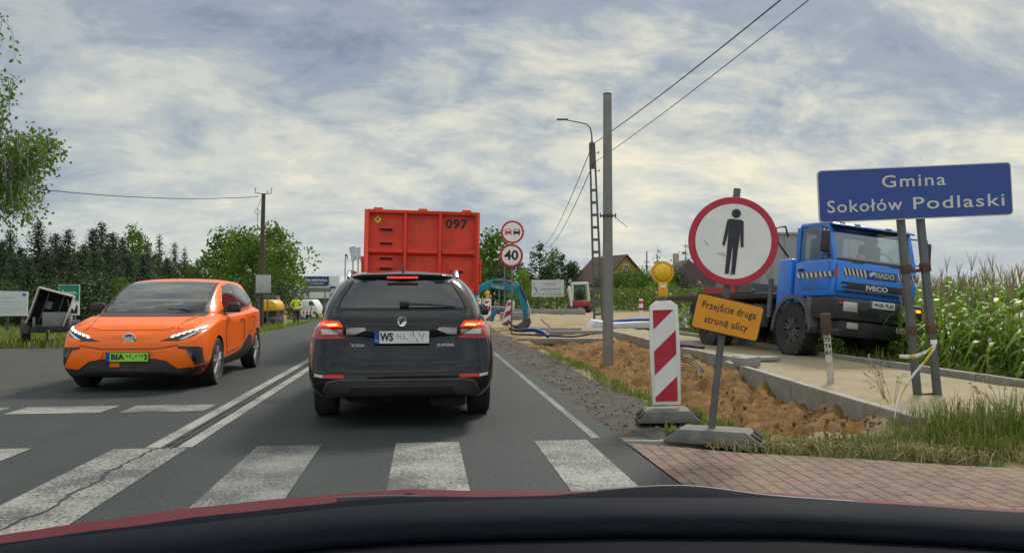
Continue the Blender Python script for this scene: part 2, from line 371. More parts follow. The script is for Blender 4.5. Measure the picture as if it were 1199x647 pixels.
kerbs('kerb', [(4.99, 12.8), (5.45, 13.1)], .165, .09, .34, .5)
kerbs('kerb', EDGE[2:], .16, .09, .30)
kerbs('kerb', [(7.34, 6.0), (7.34, 25)], .20, .09, .5, m=m_conc)
# block paving of the footway
m_pav = bpy.data.materials.new('block_paving'); m_pav.use_nodes = True; t = m_pav.node_tree; p = t.nodes['Principled BSDF']
tcn = N(t, 'ShaderNodeTexCoord'); mpn = N(t, 'ShaderNodeMapping'); mpn.inputs['Rotation'].default_value = (0, 0, R(92)); L(t, tcn.outputs['Object'], mpn.inputs[0])
br = N(t, 'ShaderNodeTexBrick'); L(t, mpn.outputs[0], br.inputs['Vector'])
for k_, v_ in (('Scale', 1.0), ('Mortar Size', .008), ('Mortar Smooth', .3), ('Brick Width', .205), ('Row Height', .105), ('Bias', -.1)): br.inputs[k_].default_value = v_
br.inputs['Color1'].default_value = (.175, .105, .078, 1); br.inputs['Color2'].default_value = (.125, .083, .068, 1); br.inputs['Mortar'].default_value = (.028, .026, .018, 1)
f = noise_n(t, tcn.outputs['Object'], 5, 9, .75); g = noise_n(t, tcn.outputs['Object'], .8, 5, .6)
c = mixc(t, math_n(t, 'MULTIPLY_ADD', f, 2.2, -.9, clamp=True), br.outputs['Color'], (.20, .165, .125, 1))
c = mixc(t, math_n(t, 'MULTIPLY', math_n(t, 'MULTIPLY_ADD', g, 4.0, -2.1, clamp=True), .6), c, (.27, .20, .11, 1))
L(t, c, p.inputs['Base Color']); p.inputs['Roughness'].default_value = .85; p.inputs['Specular IOR Level'].default_value = .25
bn = N(t, 'ShaderNodeBump'); bn.inputs['Strength'].default_value = .8; bn.inputs['Distance'].default_value = .008
L(t, math_n(t, 'MULTIPLY_ADD', f, .5, math_n(t, 'SUBTRACT', 1.0, br.outputs['Fac'])), bn.inputs['Height']); L(t, bn.outputs[0], p.inputs['Normal'])
q = [at_z(*a) for a in ((733, 519), (868, 531), (1000, 538), (1120, 546), (1250, 552))]
struct(sheet('footway', [(1.66, -3), (9, -3), (9, 4.2)] + [(a.x, a.y) for a in reversed(q)], .010, m_pav))
kerbs('kerb', [(1.68, 6.72), (3.0, 6.45)], .016, .06, .1, 1.0, m_conc)

# ------------------------------------------------------------------ road markings
def marks(name, quads, m, z=.004):
    b = MB()
    for x0, x1, y0, y1 in quads:
        n = max(1, int((y1 - y0) / 1.5))
        for i in range(n):
            a, c_ = y0 + (y1 - y0) * i / n, y0 + (y1 - y0) * (i + 1) / n
            b.add([(x0, a, z), (x1, a, z), (x1, c_, z), (x0, c_, z)], [(0, 1, 2, 3)])
    return struct(b.build(name, m, smooth=None, fixn=True))
marks('road_marking', [(-2.50, -1.92, 2.4, 6.84), (-.24, .29, 2.4, 6.86)], m_paint)
marks('road_marking', [(.93, 1.39, 2.4, 6.84), (-3.72, -3.17, 2.4, 6.95), (-4.85, -4.35, 2.4, 6.95)], m_paint)
marks('road_marking', [(-1.37, -.85, 2.4, 6.84)], m_paint_worn)
marks('road_marking', [(-2.265, -2.145, 6.86, 150), (-2.015, -1.895, 6.86, 150)], m_paint_line)
marks('road_marking', [(1.45, 1.525, 6.9, 150)], m_paint_worn)
marks('road_marking', [(-4.38, -3.42, 8.95, 9.5), (-3.22, -2.36, 8.95, 9.5), (-5.18, -4.55, 8.95, 9.5)], m_paint)
def crack(pts, wd, z=.008):
    b = MB(); vs = []
    for i, (x, y) in enumerate(pts):
        ww = wd * rnd.uniform(.35, 1.3); vs += [(x - ww / 2, y, z), (x + ww / 2, y, z)]
    b.add(vs, [(2 * i, 2 * i + 1, 2 * i + 3, 2 * i + 2) for i in range(len(pts) - 1)])
    return struct(b.build('road_crack', m_crack, smooth=None))
crack([(-2.2 + .05 * fbm(y, 0, 1.2) + .02 * rnd.uniform(-1, 1), y) for y in span(2.2, 6.9, .05)], .022)
for dx in (-.035, .03): crack([(-2.08 + dx + .012 * rnd.uniform(-1, 1), y) for y in span(6.8, 60, .12)], .03)
# ------------------------------------------------------------------ lofted bodies and draped panels
def loft(name, stations, sub=2, wells=(), wr=.36, wx=.60, crease={}, ringc={}):
    """stations from front to rear: (y, half profile of (x, z[, dy])) from bottom centre to top centre -> mesh"""
    vs, fs = [], []; n = len(stations[0][1]); ring = 2 * n - 2
    for y, pr in stations:
        P = [(p[0], y + (p[2] if len(p) > 2 else 0), p[1]) for p in pr]
        vs += P + [(-q[0], q[1], q[2]) for q in reversed(P[1:-1])]
    for s in range(len(stations) - 1):
        for k in range(ring):
            a, b = s * ring + k, s * ring + (k + 1) % ring
            fs.append((a, b, b + ring, a + ring))
    def left(k): return k if k in (0, n - 1) else ring - k
    for s, flip in ((0, False), (len(stations) - 1, True)):
        o = s * ring
        for k in range(n - 1):
            q = [o + k, o + k + 1, o + left(k + 1), o + left(k)]
            q = [x for i, x in enumerate(q) if x not in q[:i]]
            fs.append(tuple(reversed(q)) if not flip else tuple(q))
    me = bpy.data.meshes.new(name); me.from_pydata(vs, [], fs)
    b = bmesh.new(); b.from_mesh(me); bmesh.ops.recalc_face_normals(b, faces=b.faces); b.to_mesh(me); b.free()
    if crease or ringc:
        ca = me.attributes.new('crease_edge', 'FLOAT', 'EDGE'); ns = len(stations)
        for e in me.edges:
            a, c_ = sorted(e.vertices); ra, rb = a % ring, c_ % ring
            if ra == rb and a // ring != c_ // ring:
                for k_, v_ in crease.items():
                    if ra in (k_, left(k_)): ca.data[e.index].value = v_
        for e in me.edges:
            a, c_ = e.vertices
            if a // ring == c_ // ring and a // ring in ringc: ca.data[e.index].value = max(ca.data[e.index].value, ringc[a // ring])
    o = link('tmp', me); mo = o.modifiers.new('s', 'SUBSURF'); mo.levels = sub; mo.render_levels = sub
    cut = []
    for (wy, wz) in wells:
        for sx in (-1, 1):
            c = MB(); c.cyl((sx * wx, wy, wz), (sx * 1.4, wy, wz), wr, n=40)
            co = c.build('cut', [], smooth=None); cut.append(co)
            bo = o.modifiers.new('b', 'BOOLEAN'); bo.operation = 'DIFFERENCE'; bo.object = co; bo.solver = 'EXACT'
    bpy.context.view_layer.update()
    out = bpy.data.meshes.new_from_object(o.evaluated_get(bpy.context.evaluated_depsgraph_get()))
    for q in cut + [o]: bpy.data.objects.remove(q)
    return out
def body_obj(name, me, mats, parent, wells=(), wr=.36):
    me.materials.clear()
    for q in mats: me.materials.append(q)
    for p in me.polygons:
        c = p.center; p.material_index = 0
        for wy, wz in wells:
            if math.hypot(c.y - wy, c.z - wz) < wr * 1.004: p.material_index = 1
    me.polygons.foreach_set('use_smooth', [True] * len(me.polygons)); me.set_sharp_from_angle(angle=R(38))
    return link(name, me, parent)
def bvh_of(*mes):
    vs, fs = [], []
    for me in mes:
        o = len(vs); vs += [q.co.copy() for q in me.vertices]; fs += [tuple(i + o for i in p.vertices) for p in me.polygons]
    return BVHTree.FromPolygons(vs, fs)
AX = {'+y': ((0, 1, 0), lambda a, b: (a, 6, b)), '-y': ((0, -1, 0), lambda a, b: (a, -6, b)), '+x': ((1, 0, 0), lambda a, b: (6, a, b)), '-x': ((-1, 0, 0), lambda a, b: (-6, a, b)), '+z': ((0, 0, 1), lambda a, b: (a, b, 6))}
def drape(name, polys, axis, bvh, mats, parent, off=.004, res=.05, mirror=False, smooth=50, maxd=None):
    """panel that follows the bodywork: 2D polygons seen along an axis, pressed onto the surface"""
    out, put = AX[axis]; out = Vector(out); B = bmesh.new()
    if polys and isinstance(polys[0][0], (int, float)): polys = [polys]
    if mirror: polys = polys + [[(-a, b) for a, b in reversed(p)] for p in polys]
    for poly in polys:
        tris = tessellate_polygon([[Vector((a, b, 0)) for a, b in poly]])
        for t in tris:
            T = [Vector(poly[i]) for i in t]
            if (T[1] - T[0]).cross(T[2] - T[0]) < 0: T.reverse()
            if abs((T[1] - T[0]).cross(T[2] - T[0])) < 1e-7: continue
            x0, x1 = min(q.x for q in T), max(q.x for q in T); y0, y1 = min(q.y for q in T), max(q.y for q in T)
            b = bmesh.new(); nx = max(1, math.ceil((x1 - x0) / res)); ny = max(1, math.ceil((y1 - y0) / res))
            V = [[b.verts.new((x0 + (x1 - x0) * i / nx, y0 + (y1 - y0) * j / ny, 0)) for i in range(nx + 1)] for j in range(ny + 1)]
            for j in range(ny):
                for i in range(nx): b.faces.new((V[j][i], V[j][i + 1], V[j + 1][i + 1], V[j + 1][i]))
            for i in range(3):
                p, e = T[i], T[(i + 1) % 3] - T[i]
                bmesh.ops.bisect_plane(b, geom=b.verts[:] + b.edges[:] + b.faces[:], plane_co=(p.x, p.y, 0), plane_no=(e.y, -e.x, 0), clear_outer=True, dist=1e-6)
            me = bpy.data.meshes.new('t'); b.to_mesh(me); b.free(); B.from_mesh(me); bpy.data.meshes.remove(me)
    bmesh.ops.remove_doubles(B, verts=B.verts, dist=2e-5)
    dead = []
    for q in B.verts:
        o = Vector(put(q.co.x, q.co.y)); hit = bvh.ray_cast(o, -out)
        if hit[0] is None or (maxd is not None and hit[3] > maxd): dead.append(q); continue
        nrm = hit[1] if hit[1].dot(out) > 0 else -hit[1]
        q.co = hit[0] + (nrm * .6 + out * .4).normalized() * off
    bmesh.ops.delete(B, geom=dead, context='VERTS')
    for f in B.faces:
        f.normal_update()
        if f.normal.dot(out) < 0: f.normal_flip()
    ed = [e for e in B.edges if e.is_boundary]
    r = bmesh.ops.extrude_edge_only(B, edges=ed)
    for q in r['geom']:
        if isinstance(q, bmesh.types.BMVert): q.co -= out * (off + .006)
    me = bpy.data.meshes.new(name); B.to_mesh(me); B.free()
    for q in mats if isinstance(mats, (list, tuple)) else [mats]: me.materials.append(q)
    me.polygons.foreach_set('use_smooth', [True] * len(me.polygons)); me.set_sharp_from_angle(angle=R(smooth))
    return link(name, me, parent)
def strip(pts, wd):
    """thin polygon along a 2D polyline"""
    out = []
    for (a, b) in zip(pts, pts[1:]):
        d = Vector((b[0] - a[0], b[1] - a[1])); n = Vector((-d.y, d.x)).normalized() * wd / 2
        out.append([(a[0] + n.x, a[1] + n.y), (a[0] - n.x, a[1] - n.y), (b[0] - n.x, b[1] - n.y), (b[0] + n.x, b[1] + n.y)])
    return out

# ------------------------------------------------------------------ shared vehicle materials
m_black = mat('black_plastic', (.018, .018, .019, 1), .55, var=.2, dirt=(.07, .063, .052, 1), damt=.3)
m_well = mat('wheel_well', (.008, .008, .008, 1), .9)
m_tyre = mat('tyre_rubber', (.018, .018, .018, 1), .82, bump=.15, dirt=(.075, .07, .06, 1), dscale=5, damt=.45)
m_glass = mat('dark_glass', (.012, .015, .016, 1), .05, spec=.6, rvar=.01, coat=.3)
m_chrome = mat('chrome', (.62, .62, .62, 1), .18, 1.0)
m_rimd = mat('rim_steel', (.06, .06, .062, 1), .6, .3, dirt=(.14, .12, .10, 1), damt=.5)
m_alloy = mat('alloy', (.62, .63, .64, 1), .32, .9, dirt=(.08, .07, .06, 1), damt=.35)
m_lampred = mat('red_lamp', (.30, .008, .006, 1), .15, coat=.6)
m_lampredl = mat('brake_light', (.6, .015, .01, 1), .2, emit=(1, .035, .012, 1), estr=1.2)
m_refl = mat('red_reflector_glow', (.45, .012, .012, 1), .3, emit=(1, .03, .02, 1), estr=.10)  # faint lit look put in as emission; a passive reflector, no lamp
m_lampcore = mat('brake_light_core', (.8, .2, .08, 1), .2, emit=(1, .16, .04, 1), estr=5.0)
m_lampclr = mat('clear_lamp', (.45, .42, .41, 1), .15, .2, coat=.6, var=.3, scale=40)
m_led = mat('running_light', (.9, .9, .85, 1), .2, emit=(1, .97, .86, 1), estr=3.0)
m_white = mat('white_enamel', (.62, .62, .60, 1), .45, var=.05)
m_plate = mat('plate_white', (.60, .60, .57, 1), .5, var=.1, scale=25)
m_plateg = mat('plate_green', (.28, .62, .05, 1), .5, var=.1)
m_blue_eu = mat('plate_blue', (.01, .05, .30, 1), .5)
m_ink = mat('black_ink', (.012, .012, .012, 1), .6)
m_smear = mat('smear_grey', (.25, .25, .24, 1), .7)
m_smearg = mat('smear_green', (.10, .25, .03, 1), .7)

def wheel(parent, x, y, z, r, wd, rim_r, spokes=5, side=1, mrim=None):
    """tyre (part) with a rim (sub-part); side = which way the outside faces"""
    b = MB(); h = wd / 2
    b.lathe([(rim_r * .96, -h * .86), (r * .93, -h), (r * .985, -h * .82), (r, -h * .5), (r * .994, -h * .3), (r, -h * .26), (r, h * .26), (r * .994, h * .3), (r, h * .5), (r * .985, h * .82), (r * .93, h), (rim_r * .96, h * .86)], 44, 'x', caps=False)
    t = b.build('wheel', m_tyre, parent, smooth=40); t.location = (x, y, z)
    k = MB(); s = side
    k.lathe([(rim_r, s * h * .84), (rim_r * .93, s * h * .80), (rim_r * .90, s * h * .3), (rim_r * .88, -s * h * .8)], 36, 'x', 0, caps=False)
    k.lathe([(rim_r * .9, s * h * .10), (.001, s * h * .12)], 36, 'x', 1, caps=False)
    k.lathe([(.055, s * h * .2), (.055, s * h * .72), (.035, s * h * .78), (.001, s * h * .78)], 20, 'x', 0)
    for i in range(spokes):
        a = 2 * PI * i / spokes + .3
        for d, wv in ((-.13, .040), (.13, .040)):
            pr = []
            for rr, hh in ((.04, .74), (rim_r * .93, .70)):
                aa = a + d * (1.25 if rr > .05 else .8)
                pr.append(Vector((s * h * hh, rr * math.cos(aa), rr * math.sin(aa))))
            k.tube(pr, [wv * .75, wv * .62], 6, 0)
    k.build('rim', [mrim or m_alloy, mrim or m_black], t, smooth=35); return t
def mirror_me(parent, x, y, z, m, s):
    b = MB(); b.box(0, 0, 0, .21, .11, .145, 0, rotm(0, 0, s * .18), .82)
    o = b.build('door_mirror', m, parent, bevel=.035, seg=3); o.location = (x + s * .10, y, z + .035)
    g = MB(); g.box(0, 0, 0, .17, .012, .105, 0, rotm(0, 0, s * .18)); gl = g.build('mirror_glass', m_glass, o, bevel=.004); gl.location = (0, -.058, 0)
    c = MB(); c.box(-s * .11, 0, -.055, .14, .06, .035); c.build('mirror_arm', m_black, o, bevel=.008); return o

# ------------------------------------------------------------------ orange hatchback
m_orange = mat('orange_paint', (.84, .135, .001, 1), .32, .0, var=.03, coat=.4, spec=.2, rvar=.02, dirt=(.62, .085, .004, 1), dscale=1.5, damt=.2)
m_orange.node_tree.nodes['Principled BSDF'].inputs['Coat Roughness'].default_value = .14
def hatch_car():
    car = thing('hatchback_car', 'bright orange five-door hatchback with black mirrors driving towards us in the oncoming lane', 'car')
    W = [(1.30, .325), (-1.405, .325)]
    low = [(2.17, [(0, .26), (.46, .26), (.58, .36), (.60, .50), (.55, .62, -.02), (.42, .695, -.06), (0, .725, -.04)]),
           (2.09, [(0, .21), (.70, .21), (.80, .34), (.81, .51), (.775, .67, -.04), (.62, .765, -.08), (0, .80, -.07)]),
           (1.90, [(0, .18), (.78, .18), (.895, .35), (.91, .55), (.875, .755), (.72, .865), (0, .885)]),
           (1.50, [(0, .17), (.80, .18), (.91, .36), (.935, .60), (.915, .845), (.75, .945), (0, .965)]),
           (1.05, [(0, .17), (.80, .19), (.90, .36), (.925, .62), (.915, .915), (.79, 1.0), (0, 1.03)]),
           (0, [(0, .17), (.80, .20), (.905, .34), (.905, .60), (.92, .93), (.81, 1.0), (0, 1.03)]),
           (-1.0, [(0, .18), (.80, .2), (.91, .36), (.93, .64), (.945, .96), (.81, 1.04), (0, 1.07)]),
           (-1.65, [(0, .2), (.78, .24), (.90, .4), (.935, .66), (.93, .98), (.77, 1.07), (0, 1.1)]),
           (-2.05, [(0, .28), (.66, .3), (.79, .42), (.84, .66), (.81, .96), (.66, 1.07), (0, 1.09)]),
           (-2.15, [(0, .38), (.5, .38), (.62, .48), (.66, .66), (.64, .9), (.5, 1.0), (0, 1.02)])]
    cab = [(1.26, [(0, .80), (.78, .80), (.79, .90), (.73, .95), (.62, .975), (.42, .99), (0, 1.0)]),
           (.82, [(0, .85), (.83, .85), (.845, .98), (.79, 1.08), (.70, 1.17), (.47, 1.225), (0, 1.245)]),
           (.30, [(0, .85), (.835, .85), (.845, .99), (.775, 1.22), (.665, 1.415), (.47, 1.455), (0, 1.468)]),
           (-.25, [(0, .85), (.84, .85), (.845, 1.0), (.77, 1.26), (.655, 1.472), (.46, 1.505), (0, 1.515)]),
           (-.9, [(0, .85), (.84, .85), (.85, 1.02), (.76, 1.26), (.64, 1.462), (.45, 1.50), (0, 1.51)]),
           (-1.55, [(0, .85), (.82, .85), (.83, 1.05), (.74, 1.26), (.62, 1.435), (.43, 1.475), (0, 1.485)]),
           (-1.95, [(0, .85), (.72, .85), (.73, 1.05), (.66, 1.18), (.57, 1.31), (.41, 1.35), (0, 1.365)]),
           (-2.07, [(0, .85), (.6, .85), (.62, 1.0), (.56, 1.04), (.46, 1.06), (.3, 1.07), (0, 1.08)])]
    lm = loft('body', low, 3, W, .365, .62, crease={1: .7, 2: .3, 4: .55, 5: .35}, ringc={1: .45}); cm = loft('cabin', cab, 3, crease={4: .6})
    bl, bc = bvh_of(lm), bvh_of(cm); ba = bvh_of(lm, cm)
    body_obj('body', lm, [m_orange, m_well], car, W, .365); body_obj('cabin', cm, [m_orange, m_well], car)
    drape('windscreen', [[(-.665, 1.005), (.665, 1.005), (.65, 1.19), (.605, 1.43), (.3, 1.45), (-.3, 1.45), (-.605, 1.43), (-.65, 1.19)]], '+y', bc, m_glass, car, .006)
    for k in (1, -1): drape('windscreen_edge', [[(k * .667, 1.005), (k * .725, 1.005), (k * .69, 1.19), (k * .632, 1.43), (k * .607, 1.43), (k * .652, 1.19)]], '+y', bc, m_black, car, .007)
    drape('cowl', [[(-.74, .955), (.74, .955), (.72, 1.0), (-.72, 1.0)]], '+y', ba, m_black, car, .006)
    for ax in ('+x', '-x'):
        s = 1 if ax == '+x' else -1
        drape('side_glass', [[(.60, 1.04), (.56, 1.14), (.16, 1.39), (-.33, 1.435), (-.30, 1.035)]], ax, bc, m_glass, car, .005)
        drape('side_glass', [[(-.36, 1.035), (-.39, 1.43), (-.95, 1.41), (-1.33, 1.31), (-1.22, 1.09)]], ax, bc, m_glass, car, .005)
        drape('quarter_glass', [[(-1.28, 1.11), (-1.38, 1.29), (-1.70, 1.19)]], ax, bc, m_glass, car, .004)
        drape('pillar_trim', [[(-.31, 1.035), (-.335, 1.42), (-.385, 1.42), (-.355, 1.035)]], ax, bc, m_black, car, .006)
        drape('window_trim', strip([(.86, .985), (.70, 1.025), (-.3, 1.026), (-1.2, 1.08), (-1.66, 1.15)], .016), ax, ba, m_black, car, .007)
        drape('sill_cladding', [[(.88, .19), (.90, .34), (.45, .36), (-.10, .40), (-.72, .62), (-.92, .56), (-1.0, .36), (-1.0, .19)]], ax, bl, m_black, car, .006)
        for P in ([(.82, .96), (.86, .62), (.74, .405), (-.10, .43), (-.34, .53), (-.32, .985)], [(-.35, .985), (-.37, .54), (-.72, .66), (-.95, .66), (-1.12, .82), (-1.15, 1.03)]):
            d = drape('door', [P], ax, bl, m_orange, car, .003, .08)
            drape('door_seam', strip(P + P[:1], .010), ax, bl, m_ink, d, .0045, .08)
        for yy in (-.18, -1.0):
            h = MB(); h.box(s * .945, yy, .885 + (.02 if yy < -.5 else 0), .02, .19, .028); h.build('door_handle', m_orange, car, bevel=.009)
    # face: lamps, black gills, lower intake, splitter
    for s in (1, -1):
        f = lambda P: [(s * a, b) for a, b in P]
        drape('headlight', [f([(.37, .655), (.60, .655), (.775, .715), (.872, .795), (.875, .83), (.75, .79), (.56, .715)])], '+y', bl, m_black, car, .006, .03)
        for k in range(6):
            u0 = .50 + k * .062; zc = .692 + k * .0205
            drape('running_light', [f([(u0, zc), (u0 + .035, zc + .006), (u0 + .052, zc + .036), (u0 + .018, zc + .026)])], '+y', bl, m_led, car, .011, .02)
        drape('headlight_lens', [f([(.60, .665), (.68, .68), (.86, .785), (.80, .775), (.66, .70)])], '+y', bl, m_lampclr, car, .009, .02)
        drape('air_gill', [f([(.60, .585), (.83, .575), (.86, .56), (.875, .36), (.80, .34), (.76, .45), (.70, .545), (.60, .56)])], '+y', bl, m_black, car, .007, .03)
        drape('gill_blade', [f([(.70, .55), (.74, .555), (.83, .39), (.83, .36), (.80, .36)])], '+y', bl, m_glass, car, .013, .02)
        mirror_me(car, s * .86, .58, 1.03, m_ink, s)
    drape('lower_grille', [[(-.46, .43), (.46, .43), (.66, .30), (.66, .24), (-.66, .24), (-.66, .30)]], '+y', bl, m_black, car, .006, .04)
    for s in (1, -1):
        f = lambda P: [(s * a, b) for a, b in P]
        drape('bumper_wedge', [f([(.30, .52), (.60, .545), (.70, .50), (.76, .40), (.80, .30), (.62, .29), (.47, .40), (.33, .43)])], '+y', bl, m_orange, car, .016, .03)
        drape('bonnet_ridge', strip([(s * .60, .80), (s * .55, .845), (s * .58, .90), (s * .66, .955)], .022), '+y', bl, m_orange, car, .010, .02)
    drape('bumper_shelf', strip([(-.60, .60), (-.33, .555), (.33, .555), (.60, .60)], .010), '+y', bl, m_ink, car, .003, .03)
    drape('front_lip', [[(-.90, .235), (-.88, .33), (-.60, .30), (.60, .30), (.88, .33), (.90, .235), (.8, .19), (-.8, .19)]], '+y', bl, m_black, car, .02, .04)
    drape('bonnet_crease', strip([(-.52, .835), (-.40, .80), (.40, .80), (.52, .835)], .012), '+y', bl, m_orange, car, .006, .03)
    drape('tow_cover', [[(.10, .33), (.22, .33), (.22, .385), (.10, .385)]], '+y', bl, m_orange, car, .010, .03)
    # badge ring and letters
    yb = bl.ray_cast(Vector((0, 6, .675)), Vector((0, -1, 0)))[0].y
    b = MB(); b.lathe([(.058, 0), (.062, .006), (.054, .010), (.050, .004)], 24, 'y'); ring = b.build('badge', m_chrome, car, smooth=60); ring.location = (0, yb + .004, .675); ring.scale = (1.35, 1, 1.35)
    lettering('MG', .07, (0, .008, -.002), m_chrome, ring, 'badge_letters', rotm(0, 0, PI), bold=.004, width=.085)
    pl = MB(); pl.box(0, 0, 0, .53, .012, .125); pt = pl.build('number_plate', m_ink, car, bevel=.003)
    yp = bl.ray_cast(Vector((0, 6, .46)), Vector((0, -1, 0)))[0].y; pt.location = (0, yp + .02, .455); pt.rotation_euler = (0, 0, PI)
    g = MB(); g.box(.022, -.008, 0, .47, .004, .11)
    for i in range(6): g.box(.0 + i * .036, -.0105, rnd.uniform(-.02, .02), rnd.uniform(.008, .03), .001, rnd.uniform(.015, .05), 1)
    g.build('plate_face', [m_plateg, m_smearg], pt)
    g = MB(); g.box(-.237, -.008, 0, .044, .004, .11); g.build('country_band', m_blue_eu, pt)
    lettering('BIA', .098, (-.20, -.0115, 0), m_ink, pt, align='LEFT', bold=.0035, width=.16)
    lettering('2', .09, (.225, -.0115, 0), m_ink, pt, 'lettering', bold=.003)
    # tail, wipers, wheels
    drape('tail_light', [[(-.80, .93), (.80, .93), (.76, 1.0), (-.76, 1.0)]], '-y', bl, m_lampred, car, .006)
    drape('rear_window', [[(-.50, 1.12), (.50, 1.12), (.42, 1.38), (-.42, 1.38)]], '-y', bc, m_glass, car, .005)
    wp = MB(); wp.tube([(-.55, 1.17, 1.04), (-.1, 1.14, 1.055), (.2, 1.13, 1.045)], .008, 6); wp.tube([(-.62, 1.10, 1.02), (-.2, 1.17, 1.05)], .009, 6)
    wp.build('wiper', m_black, car)
    for (wy, wz) in W:
        for s in (1, -1):
            wheel(car, s * .805, wy, wz, .328, .225, .232, 5, s)
    return car, bl
hatch, _ = hatch_car()
hatch.location = (-3.80, 12.95, 0); hatch.rotation_euler = (0, 0, PI + R(.5))

# ------------------------------------------------------------------ black estate car
m_blk = mat('black_paint', (.005, .0055, .007, 1), .25, .0, var=.1, coat=.9, spec=.08, rvar=.02, dirt=(.012, .012, .012, 1), dscale=1.3, damt=.4)
def estate_car():
    car = thing('estate_car', 'black estate car seen from behind with brake lights on and silver roof rails', 'car')
    W = [(1.50, .33), (-1.34, .33)]
    low = [(2.43, [(0, .26), (.55, .26), (.62, .38), (.62, .55), (.58, .66), (.45, .72), (0, .74)]),
           (2.25, [(0, .2), (.74, .2), (.84, .36), (.85, .56), (.79, .74), (.6, .82), (0, .86)]),
           (1.9, [(0, .18), (.8, .19), (.91, .36), (.925, .6), (.87, .82), (.66, .9), (0, .93)]),
           (1.3, [(0, .18), (.80, .19), (.92, .36), (.945, .62), (.91, .88), (.74, .97), (0, 1.0)]),
           (.7, [(0, .18), (.80, .2), (.92, .36), (.94, .62), (.93, .91), (.80, .98), (0, 1.0)]),
           (-.5, [(0, .18), (.80, .2), (.92, .36), (.94, .62), (.93, .92), (.82, 1.0), (0, 1.03)]),
           (-1.5, [(0, .2), (.80, .2), (.93, .38), (.95, .64), (.935, .93), (.83, 1.02), (0, 1.06)]),
           (-2.05, [(0, .24), (.78, .25), (.915, .40), (.94, .62), (.915, .91), (.80, 1.04), (0, 1.07)]),
           (-2.33, [(0, .28), (.76, .29), (.885, .40), (.90, .58), (.855, .83, .04), (.745, 1.06, .05), (0, 1.09, .03)]),
           (-2.42, [(0, .31), (.68, .31), (.81, .41), (.825, .56), (.775, .80, .07), (.69, 1.06, .10), (0, 1.09, .08)]),
           (-2.46, [(0, .36), (.50, .36), (.60, .44), (.62, .55), (.60, .80, .085), (.56, 1.02, .12), (0, 1.04, .10)])]
    cab = [(1.28, [(0, .80), (.78, .80), (.80, .90), (.75, .95), (.66, .975), (.45, .99), (0, 1.0)]),
           (.82, [(0, .85), (.84, .85), (.855, .99), (.80, 1.09), (.71, 1.18), (.48, 1.23), (0, 1.25)]),
           (.30, [(0, .85), (.84, .85), (.855, 1.0), (.78, 1.22), (.665, 1.385), (.46, 1.44), (0, 1.455)]),
           (-.3, [(0, .85), (.84, .85), (.86, 1.01), (.78, 1.25), (.655, 1.43), (.45, 1.475), (0, 1.49)]),
           (-1.5, [(0, .85), (.84, .85), (.86, 1.02), (.775, 1.25), (.645, 1.425), (.44, 1.475), (0, 1.49)]),
           (-2.0, [(0, .85), (.79, .85), (.825, 1.03, -.10), (.735, 1.25, -.02), (.605, 1.415, .05), (.42, 1.46, .05), (0, 1.475, .05)]),
           (-2.24, [(0, .85, -.1), (.72, .85, -.1), (.745, 1.03, -.10), (.655, 1.24, .02), (.55, 1.39, .13), (.40, 1.435, .15), (0, 1.45, .15)]),
           (-2.33, [(0, .85, -.08), (.60, .85, -.08), (.645, 1.04, -.08), (.56, 1.23, .04), (.47, 1.375, .16), (.35, 1.40, .18), (0, 1.415, .18)])]
    lm = loft('body', low, 3, W, .37, .64, crease={1: .7, 2: .3, 4: .3}); cm = loft('cabin', cab, 3)
    bl, bc, ba = bvh_of(lm), bvh_of(cm), bvh_of(lm, cm)
    body_obj('body', lm, [m_blk, m_well], car, W, .37); body_obj('cabin', cm, [m_blk, m_well], car)
    drape('rear_window', [[(-.60, 1.125), (.60, 1.125), (.575, 1.20), (.475, 1.375), (.44, 1.40), (-.44, 1.40), (-.475, 1.375), (-.575, 1.20)]], '-y', ba, m_glass, car, .006, .04)
    # roof spoiler
    b = MB(); sp = [(-.50, -2.06, 1.418), (-.40, -2.16, 1.432), (0, -2.20, 1.44), (.40, -2.16, 1.432), (.50, -2.06, 1.418)]
    top = [(x, y, z + .012) for x, y, z in sp]; bot = [(x * .98, y + .015, z - .028) for x, y, z in sp]; fr = [(x * 1.12, -1.70, z + .062 - abs(x) * .05) for x, y, z in sp]; fb = [(x * 1.1, -1.75, z - .03) for x, y, z in sp]
    vs = top + bot + fr + fb; fs = []
    for i in range(4): fs += [(i, i + 1, 6 + i, 5 + i), (10 + i, 11 + i, i + 1, i), (5 + i, 6 + i, 16 + i, 15 + i)]
    fs += [(0, 5, 15, 10), (4, 14, 19, 9)] + [(10 + i, 15 + i, 16 + i, 11 + i) for i in range(4)]
    b.add(vs, fs); b.build('roof_spoiler', m_blk, car, bevel=.008, smooth=50)
    b = MB(); b.box(0, -2.205, 1.415, .31, .02, .026); hl = b.build('high_brake_light', m_lampred, car, bevel=.006)
    for i in range(12):
        k = MB(); k.box(-.14 + i * .0255, -2.217, 1.415, .017, .006, .016); k.build('brake_light_element', m_lampredl, hl)
    for s in (1, -1):
        f = lambda P: [(s * a, b) for a, b in P]
        # pillar strips beside the rear glass catch the sky
        drape('pillar_trim', [f([(.612, 1.125), (.64, 1.125), (.585, 1.235), (.50, 1.385), (.482, 1.375), (.588, 1.2)])], '-y', ba, m_black, car, .008, .04)
        ol = drape('tail_light', [f([(.545, .845), (.80, .835), (.855, .86), (.835, .99), (.75, 1.02), (.60, 1.015), (.555, .955)])], '-y', ba, m_lampred, car, .012, .03)
        drape('brake_light', [f([(.565, .955), (.80, .95), (.80, .99), (.74, 1.005), (.60, 1.0)])], '-y', ba, m_lampredl, ol, .018, .02)
        drape('brake_light_core', [f([(.60, .965), (.76, .962), (.75, .98), (.62, .985)])], '-y', ba, m_lampcore, ol, .022, .02)
